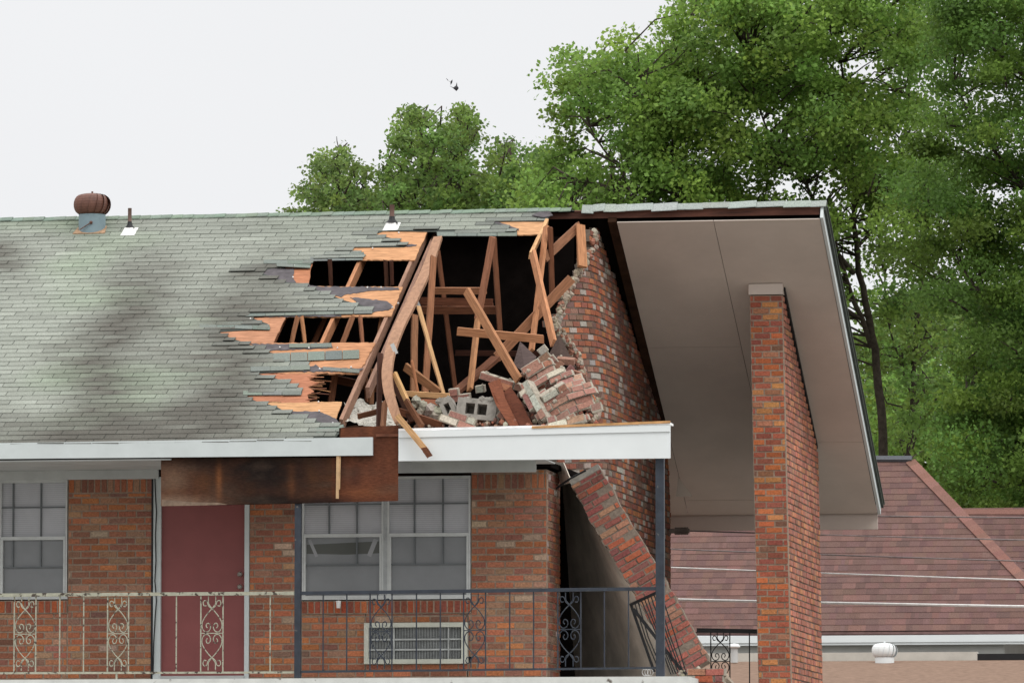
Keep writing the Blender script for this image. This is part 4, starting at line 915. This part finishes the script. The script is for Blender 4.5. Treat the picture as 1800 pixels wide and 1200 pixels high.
p = MB(); tabroof(p, onH(1020, 1112, .01), Vector((1, 0, 0)), VH, NH, 62, 40, .175, .15, PALR, lambda q: inside(q, [(1020, 1113), (1130, 808), (1604, 808), (1890, 1113)])); p.build('shingles', M_SHING, rf1)
p = MB()
hp = [onH(1600+(1890-1600)*i/40, 810+(1113-810)*i/40, .035) for i in range(41)]
for i in range(40): p.beam(hp[i], hp[i+1], .17, .02, side=NH, c=jit((.215, .115, .095), .10))
p.build('hip_caps', M_SHING, rf1)
p = MB(); a, b_ = onH(1540, 806, .05), onH(1603, 806, .05); a = onH(1130, 806, .05); p.beam(a, b_, .10, .05, side=NH, c=(.1, .105, .115)); p.build('ridge_cap', M_SHING, rf1)
p = MB(); vs = [onH(1606, 812), onH(1890, 1113)]; q = vs[1].copy(); q.y += 6.0; p.add([vs[0], vs[1], q], [(0, 1, 2)]); p.build('hip_end', mat('hip_end_shingle', (.13, .065, .06), nscale=10), H1)
gz = onH(1500, 1114).z
p = MB(); p.box(eL.x-1, onH(1886, 1113).x, YH-.12, YH+.0, gz-.13, gz-.02); p.box(eL.x-1, onH(1886, 1113).x, YH-.10, YH, gz-.17, gz-.13); p.build('gutter', M_WHITE2, H1)
p = MB(); p.box(eL.x-1, eR.x-1.2, YH+.05, YH+5, 0, gz-.04); p.build('wall', M_HW if False else mat('house_wall', (.42, .42, .40), nscale=2, namt=.1), H1)
H2 = thing('red_roofed_house', 'second house with a red shingle roof rising behind the hip of the nearer red roof', 'house', loc=(14, 39, 0))
YH2 = 36.6; a0 = at(1640, 1110, YH2); a1 = at(1750, 899, YH2+2.4); V2 = Vector((0, a1.y-a0.y, a1.z-a0.z)).normalized(); N2_ = Vector((0, -V2.z, V2.y))
def on2(x_, y_, o_=0): return onplane(x_, y_, a0+N2_*o_, N2_)
p = MB(); p.prism([on2(1650, 1110), on2(1650, 899), on2(2330, 899), on2(2330, 1110)], N2_, .05); rf2 = p.build('roof', mat('red_roof_base2', (.15, .085, .08)), H2)
p = MB(); tabroof(p, on2(1655, 1109, .01), Vector((1, 0, 0)), V2, N2_, 36, 30, .174, .15, PALR, lambda q: 895 < q[1] < 1110); p.build('shingles', M_SHING, rf2)
p = MB(); p.beam(on2(1650, 900, .02), on2(2330, 900, .02), .14, .03, side=N2_, c=(.21, .11, .09)); p.build('ridge_cap', M_SHING, rf2)
p = MB(); p.box(on2(1650, 1110).x, on2(2330, 1110).x, YH2+.1, YH2+3, 0, on2(1700, 1110).z-.03); p.build('wall', M_CREAMW, H2)
# low tan roof in front with a cream parapet
H3 = thing('low_tan_building', 'low building with a tan gravelly roof and cream parapet below the red roof', 'building', loc=(6, 24, 0))
zb3 = at(1500, 1161, 27).z
f0 = at(1500, 1215, 18); p = MB(); xl, xr = at(1100, 1161, 27).x, at(2330, 1161, 27).x
p.hexa([(x_, y_, z_) for x_ in (xl, xr) for y_, z_ in ((18, f0.z-.2), (18, f0.z), (27, zb3-.2), (27, zb3))]); p.build('roof', M_TANR, H3)
p = MB(); p.box(xl, xr, 18.2, 26.8, 0, f0.z-.21); p.build('wall', M_CREAMW, H3)
p = MB(); p.box(xl, at(1718, 1150, 27).x, 27.0, 27.2, zb3-.1, at(1500, 1146, 27).z); p.build('parapet', M_CREAMW, H3)
p = MB(); p.box(at(1718, 1150, 27).x, xr, 27.0, 27.3, zb3-.1, at(1750, 1148, 27).z); p.build('dark_hatch', M_BLACKM, H3)
turbine('turbine_vent', 'white striped turbine vent on the low tan roof below the red roof', 1555, 1160, 1156, 1130, 23, 17, 26.4, M_WHITE2, M_WHITE2)
vc = thing('mushroom_vent', 'small grey roof vent with a white mushroom cap beside the black scrollwork railing', 'roof vent', loc=at(1291, 1158, 26.4)); q = at(1291, 1158, 26.4); zq = at(1291, 1137, 26.4).z
p = MB(); p.lathe([(.055, q.z-.05), (.05, zq)], q.x, q.y, 14); p.build('stem', M_GREYP, vc, True)
p = MB(); p.lathe([(.06, zq-.01), (.088, zq), (.09, zq+.02), (.06, zq+.05), (.001, zq+.06)], q.x, q.y, 16); p.build('cap', M_WHITE2, vc, True)

# ------------------------------------------------------------------ overhead wires
WG = 'overhead wires crossing in front of the red roof'
for lb, a, b_, r in (('topmost faint overhead wire, at the height of the overhang\'s lower corner', (1080, 900), (1900, 907.5), .009), ('grey overhead wire that ends at the coiled bracket on the gable wall', (1210, 932.5), (1900, 948), .009),
                     ('grey overhead wire, the first below the coiled bracket', (1080, 961), (1900, 986), .009), ('grey overhead wire running just above the thick white cable', (1080, 993), (1900, 1019), .009),
                     ('thick white overhead cable, lowest of the wires over the red roof', (1080, 1050.5), (1900, 1064), .017)):
    p = MB(); A_, C_ = at(*a, 12.), at(*b_, 10.); A0_ = A_
    if 'ends at' in lb: A_ = at(1206, 932.5, 8.9)
    C_ = A_+(C_-A_)*1.7
    p.tube([A_.lerp(C_, i/16)+Vector((0, 0, -.02*math.sin(math.pi*i/16))) for i in range(17)], r, 6); tag(p.build('overhead_wire', M_FLASH if 'thick' in lb else M_WIRE), lb, 'wire', WG)

# ------------------------------------------------------------------ birds
def bird(lb, cx, cy, Y, sc, pts):
    C0 = at(cx, cy, Y); m = MB(); f = lambda a, b_, d=0: C0+Rt*(a*sc)+Up*(b_*sc)+Vector((0, d*sc, 0))
    bl, bd, bt_ = pts
    m.tube([f(*bl), f(bl[0]*.4+bt_[0]*.6, bl[1]*.4+bt_[1]*.6), f(*bt_)], [.01, .05, .012], 7)
    o = m.build('bird', M_BIRD, None, True)
    for wg in bd:
        w_ = MB(); a, b_, c_ = wg; A_, B_, C_ = f(*a), f(*b_), f(*c_); w_.hexa([A_, A_+Vector((0, .01, 0)), B_, B_+Vector((0, .01, 0)), f(a[0]+.15, a[1]+.1, .05), f(a[0]+.15, a[1]+.1, .06), C_, C_+Vector((0, .01, 0))]); ob = w_.build('wing', M_BIRD, o)
    tag(o, lb, 'bird', 'two birds flying over the trees')
sb_ = (Fw.dot(at(800, 150, 30)-CAM))/FPX
bird('upper bird, gliding with wings swept to the left', 790, 143, 30, sb_, ((2, -1), [((-3, 3), (-7, 6), (-2, 0)), ((0, 0), (3, -3), (-2, 1))], (5, -2)))
bird('lower bird, with one wing raised straight up in a v', 800, 154, 30, sb_, ((-3, -1), [((0, -1), (3, 9), (4, 0)), ((-3, 0), (-10, 3), (-1, -3))], (6, -1)))

# ------------------------------------------------------------------ trees
def leafmesh(name, C, size, cols, parent):
    n = len(C); up = rng.normal(0, 1, (n, 3)); up[:, 2] = np.abs(up[:, 2])*.8+.2; up /= np.linalg.norm(up, axis=1)[:, None]
    t = rng.normal(0, 1, (n, 3)); u = np.cross(up, t); u /= np.linalg.norm(u, axis=1)[:, None]; v = np.cross(up, u)
    s = (size*rng.uniform(.6, 1.3, n))[:, None]
    V = np.empty((n, 4, 3)); V[:, 0] = C-u*s*.55; V[:, 1] = C-v*s*.42-u*s*.05+up*s*.06; V[:, 2] = C+u*s*.6; V[:, 3] = C+v*s*.42-u*s*.05+up*s*.06
    me = bpy.data.meshes.new(name); me.vertices.add(4*n); me.vertices.foreach_set('co', V.astype('f').ravel())
    me.loops.add(4*n); me.loops.foreach_set('vertex_index', np.arange(4*n, dtype='i')); me.polygons.add(n)
    me.polygons.foreach_set('loop_start', np.arange(0, 4*n, 4, dtype='i')); me.polygons.foreach_set('loop_total', np.full(n, 4, 'i'))
    me.update(calc_edges=True); a = me.color_attributes.new('col', 'FLOAT_COLOR', 'CORNER')
    cc = np.ones((n, 4), 'f'); cc[:, :3] = cols; a.data.foreach_set('color', np.repeat(cc, 4, axis=0).ravel()); me.materials.append(M_LEAF)
    o = bpy.data.objects.new(name, me); COL.objects.link(o); o.parent = parent; o.matrix_parent_inverse = Matrix.Translation(-Vector(parent.location)); return o
def tree(name, lb, poly, Y0, Y1, base, nclump, rcl, nleaf, lsize, col, limbs, cat='tree', group=None, rads=None, flat=.7, dens=None, vary=1):
    bx, bY = base; bp_ = at(bx, 1300, bY); bp_.z = 0; t = thing(name, lb, cat, group, loc=bp_)
    xs = [p_[0] for p_ in poly]; ys = [p_[1] for p_ in poly]; cl = []
    tries = 0
    while len(cl) < nclump and tries < 40000:
        tries += 1; q = (random.uniform(min(xs), max(xs)), random.uniform(min(ys), max(ys)))
        if not inside(q, poly): continue
        if dens and random.random() > dens(*q): continue
        cl.append(at(*q, random.uniform(Y0, Y1)))
    tr = MB(); nodes = []
    for L_ in limbs:   # (list of (px,py,Y), r0px, r1px)
        pts, r0, r1 = L_; P = [at(*q) for q in pts]; n = (len(P)-1)*4; Q = [cr_(P, i/n) for i in range(n+1)]
        scl = Fw.dot(P[0]-CAM)/FPX; Q = [q+Vector((random.uniform(-.03, .03), random.uniform(-.03, .03), 0)) for q in Q]
        rs = [(r0+(r1*.5-r0)*i/n)*.62*scl for i in range(n+1)]; tr.tube(Q, rs, 8); nodes += Q
    tr.build('trunk', M_BARK, t, True)
    NP = np.array([tuple(q) for q in nodes]); br = MB()
    for c in cl:
        cv = np.array(tuple(c)); w_ = NP.copy(); d = np.linalg.norm(w_-cv, axis=1)+np.maximum(0, NP[:, 2]-cv[2]+.3)*1.5; k_ = int(np.argmin(d)); s = Vector(NP[k_])
        if (s-c).length > 2.3: s = c+(s-c).normalized()*.9
        mid = s.lerp(c, .5)+Vector((random.uniform(-.2, .2), random.uniform(-.2, .2), random.uniform(-.1, .35))); br.tube([s, mid, c, c+(c-mid)*.35], [.024, .015, .009, .003], 4, cap=False)
    br.build('branches', M_BARK, t)
    Ls = []; Cs = []
    for c in cl:
        n = int(nleaf*random.uniform(.6, 1.4)); R = rcl*random.uniform(.65, 1.35)
        d = rng.normal(0, 1, (n, 3)); d /= np.linalg.norm(d, axis=1)[:, None]; r_ = R*rng.uniform(.05, 1, n)**.55
        P = np.array(tuple(c))+d*r_[:, None]*np.array([1, 1, flat]); P += rng.normal(0, R*.10, (n, 3))
        tint = 1+random.uniform(-.32, .3)*vary; warm = random.uniform(-.12, .10)*vary; f = rng.uniform(.7, 1.35, n)
        cc = np.stack([col[0]*(1+warm)*f*tint, col[1]*f*tint, col[2]*(1-warm)*f*tint], 1); Ls.append(P); Cs.append(cc)
    leafmesh('crown', np.concatenate(Ls), lsize, np.concatenate(Cs), t)
    return t
# big broadleaf tree right of centre
def gaps(x_, y_):
    g_ = 1
    for cx, cy, rx, ry in ((1055, 225, 60, 40), (1340, 210, 60, 26), (1110, 320, 26, 22), (1040, 280, 50, 30), (1410, 330, 80, 30), (1510, 470, 40, 50), (1540, 130, 40, 40), (1570, 240, 30, 40), (1500, 400, 35, 50), (1330, 310, 60, 20), (1500, 100, 30, 20)):
        if ((x_-cx)/rx)**2+((y_-cy)/ry)**2 < 1: g_ = .12
    return g_
T1 = [(990, 95), (1015, 92), (1040, 112), (1065, 95), (1085, 64), (1110, 55), (1130, 95), (1165, 90), (1185, 75), (1192, 0), (1195, -60), (1660, -60), (1640, 120), (1600, 330), (1560, 420), (1500, 440), (1470, 560), (1300, 640), (1000, 600), (940, 470), (930, 330), (965, 290), (990, 255), (972, 215), (985, 175), (978, 140)]
tree('maple_tree', 'tall bright green broadleaf tree filling the sky above the gable overhang', T1, 46, 51.5, (1560, 49), 850, .48, 185, .085, (.215, .335, .068),
     [([(1560, 1300, 49), (1556, 880, 49), (1546, 680, 49), (1526, 560, 49), (1506, 450, 49), (1500, 330, 49), (1488, 180, 49), (1470, 60, 49)], 17, 4),
      ([(1532, 610, 49), (1492, 500, 48.5), (1455, 400, 48), (1400, 300, 48), (1340, 210, 48), (1320, 100, 48)], 8, 3), ([(1395, 295, 48), (1330, 250, 48), (1260, 190, 48), (1200, 120, 48)], 5, 2),
      ([(1500, 480, 49), (1440, 420, 48), (1300, 380, 48), (1160, 330, 48), (1050, 250, 48), (1020, 140, 48)], 8, 3), ([(1150, 330, 48), (1080, 330, 47), (1000, 310, 47)], 4, 2), ([(1506, 440, 49), (1550, 370, 50), (1590, 250, 50), (1600, 100, 50)], 6, 3), ([(1200, 340, 48), (1150, 200, 47), (1100, 90, 47)], 5, 2)], dens=gaps, vary=.9)
# second trunk, sparse crown
tree('maple_tree', 'slender dark trunked tree with thin leaves between the overhang and the oak', [(1465, 380), (1560, 380), (1660, 250), (1680, 600), (1640, 800), (1560, 760), (1500, 560)], 48, 53, (1595, 51), 60, .5, 110, .09, (.18, .28, .06),
     [([(1592, 1300, 51), (1596, 880, 51), (1605, 680, 51), (1613, 560, 51), (1625, 430, 51), (1632, 330, 51), (1610, 200, 51)], 11, 4), ([(1613, 620, 51), (1650, 540, 51), (1680, 470, 51)], 4, 2), ([(1605, 700, 51), (1570, 600, 51), (1555, 480, 51), (1548, 400, 51)], 4, 1.5)])
# right hand oak with darker, finer leaves
T2 = [(1640, -60), (1980, -60), (2080, 200), (2080, 700), (1980, 950), (1700, 900), (1660, 760), (1690, 620), (1650, 540), (1590, 450), (1560, 370), (1600, 280), (1660, 170), (1650, 60)]
def gap2(x_, y_):
    for cx, cy, rx, ry in ((1745, 180, 50, 16), (1745, 335, 45, 18), (1680, 420, 40, 16), (1760, 270, 50, 10), (1700, 240, 20, 20), (1760, 400, 40, 16), (1690, 560, 60, 14)):
        if ((x_-cx)/rx)**2+((y_-cy)/ry)**2 < 1: return .08
    return 1
tree('oak_tree', 'dense dark green oak along the right edge with drooping leafy boughs', T2, 40, 46, (1850, 43), 500, .60, 470, .070, (.142, .235, .046),
     [([(1850, 1300, 43), (1845, 900, 43), (1838, 600, 43), (1825, 300, 43), (1815, 0, 43)], 22, 8), ([(1838, 650, 43), (1760, 560, 43), (1690, 470, 43), (1620, 390, 43)], 7, 3), ([(1828, 350, 43), (1740, 260, 43), (1680, 150, 43)], 7, 3), ([(1842, 800, 43), (1770, 740, 43), (1700, 690, 43)], 6, 3), ([(1820, 150, 43), (1740, 80, 43), (1680, 0, 43)], 6, 3)], dens=gap2, flat=.5, vary=1.0)
# trees and brush beyond
tree('background_tree', 'leafy yellow green undergrowth tree behind the hip of the red roof', [(1650, 660), (1900, 560), (2300, 600), (2300, 960), (1640, 960), (1600, 850), (1520, 800), (1530, 690)], 60, 68, (1760, 64), 500, .8, 170, .12, (.17, .27, .05),
     [([(1760, 1300, 64), (1760, 900, 64), (1740, 640, 64)], 10, 3), ([(1760, 900, 64), (1650, 760, 64), (1580, 620, 64)], 6, 2)], group='trees beyond the houses')
tree('background_tree', 'dark green tree filling the gap between the overhang and the oak lower down', [(1500, 560), (1640, 520), (1900, 440), (1900, 760), (1560, 800), (1500, 680)], 72, 80, (1700, 76), 130, 1.0, 130, .14, (.13, .205, .05),
     [([(1700, 1300, 76), (1700, 800, 76), (1680, 520, 76)], 10, 3)], group='trees beyond the houses')
GB = 'smaller trees behind the green ridge'
tree('background_tree', 'leftmost small rounded tree rising behind the green ridge', [(520, 360), (527, 330), (548, 325), (556, 280), (585, 262), (592, 245), (604, 270), (622, 290), (645, 300), (660, 340), (672, 480), (500, 480)], 62, 68, (590, 65), 260, .30, 50, .085, (.18, .265, .07),
     [([(600, 1300, 65), (598, 500, 65), (594, 300, 65), (591, 240, 65)], 6, 1.5), ([(597, 420, 65), (550, 350, 65)], 3, 1), ([(597, 400, 65), (640, 330, 65)], 3, 1)], group=GB)
tree('background_tree', 'tallest of the small trees behind the ridge, with feathery twin tops under the birds', [(668, 350), (672, 300), (692, 275), (690, 230), (712, 218), (716, 190), (740, 200), (757, 205), (762, 230), (800, 225), (810, 190), (826, 190), (836, 215), (832, 255), (805, 265), (850, 300), (870, 480), (660, 480)], 60, 67, (770, 64), 560, .30, 52, .085, (.175, .27, .065),
     [([(770, 1300, 64), (768, 500, 64), (752, 330, 64), (738, 220, 64), (728, 190, 64)], 7, 1.5), ([(765, 420, 64), (800, 310, 64), (818, 230, 64), (828, 185, 64)], 4, 1), ([(762, 420, 64), (700, 330, 64), (680, 290, 64)], 3, 1)], group=GB)
tree('background_tree', 'low tree behind the ridge filling the dip beside the tall maple', [(850, 310), (872, 260), (885, 246), (905, 268), (940, 262), (960, 270), (985, 290), (1010, 480), (840, 480)], 58, 64, (920, 61), 290, .30, 50, .085, (.18, .28, .065),
     [([(920, 1300, 61), (920, 500, 61), (905, 330, 61), (890, 260, 61)], 6, 1.5), ([(918, 400, 61), (955, 300, 61)], 3, 1)], group=GB)
tree('background_tree', 'sprig topped low tree at the far left end of the tree line', [(488, 378), (520, 366), (560, 372), (640, 340), (700, 330), (700, 480), (480, 480)], 69, 73, (600, 71), 150, .28, 45, .085, (.18, .265, .07),
     [([(600, 1300, 71), (600, 500, 71), (600, 380, 71)], 6, 2)], group=GB)
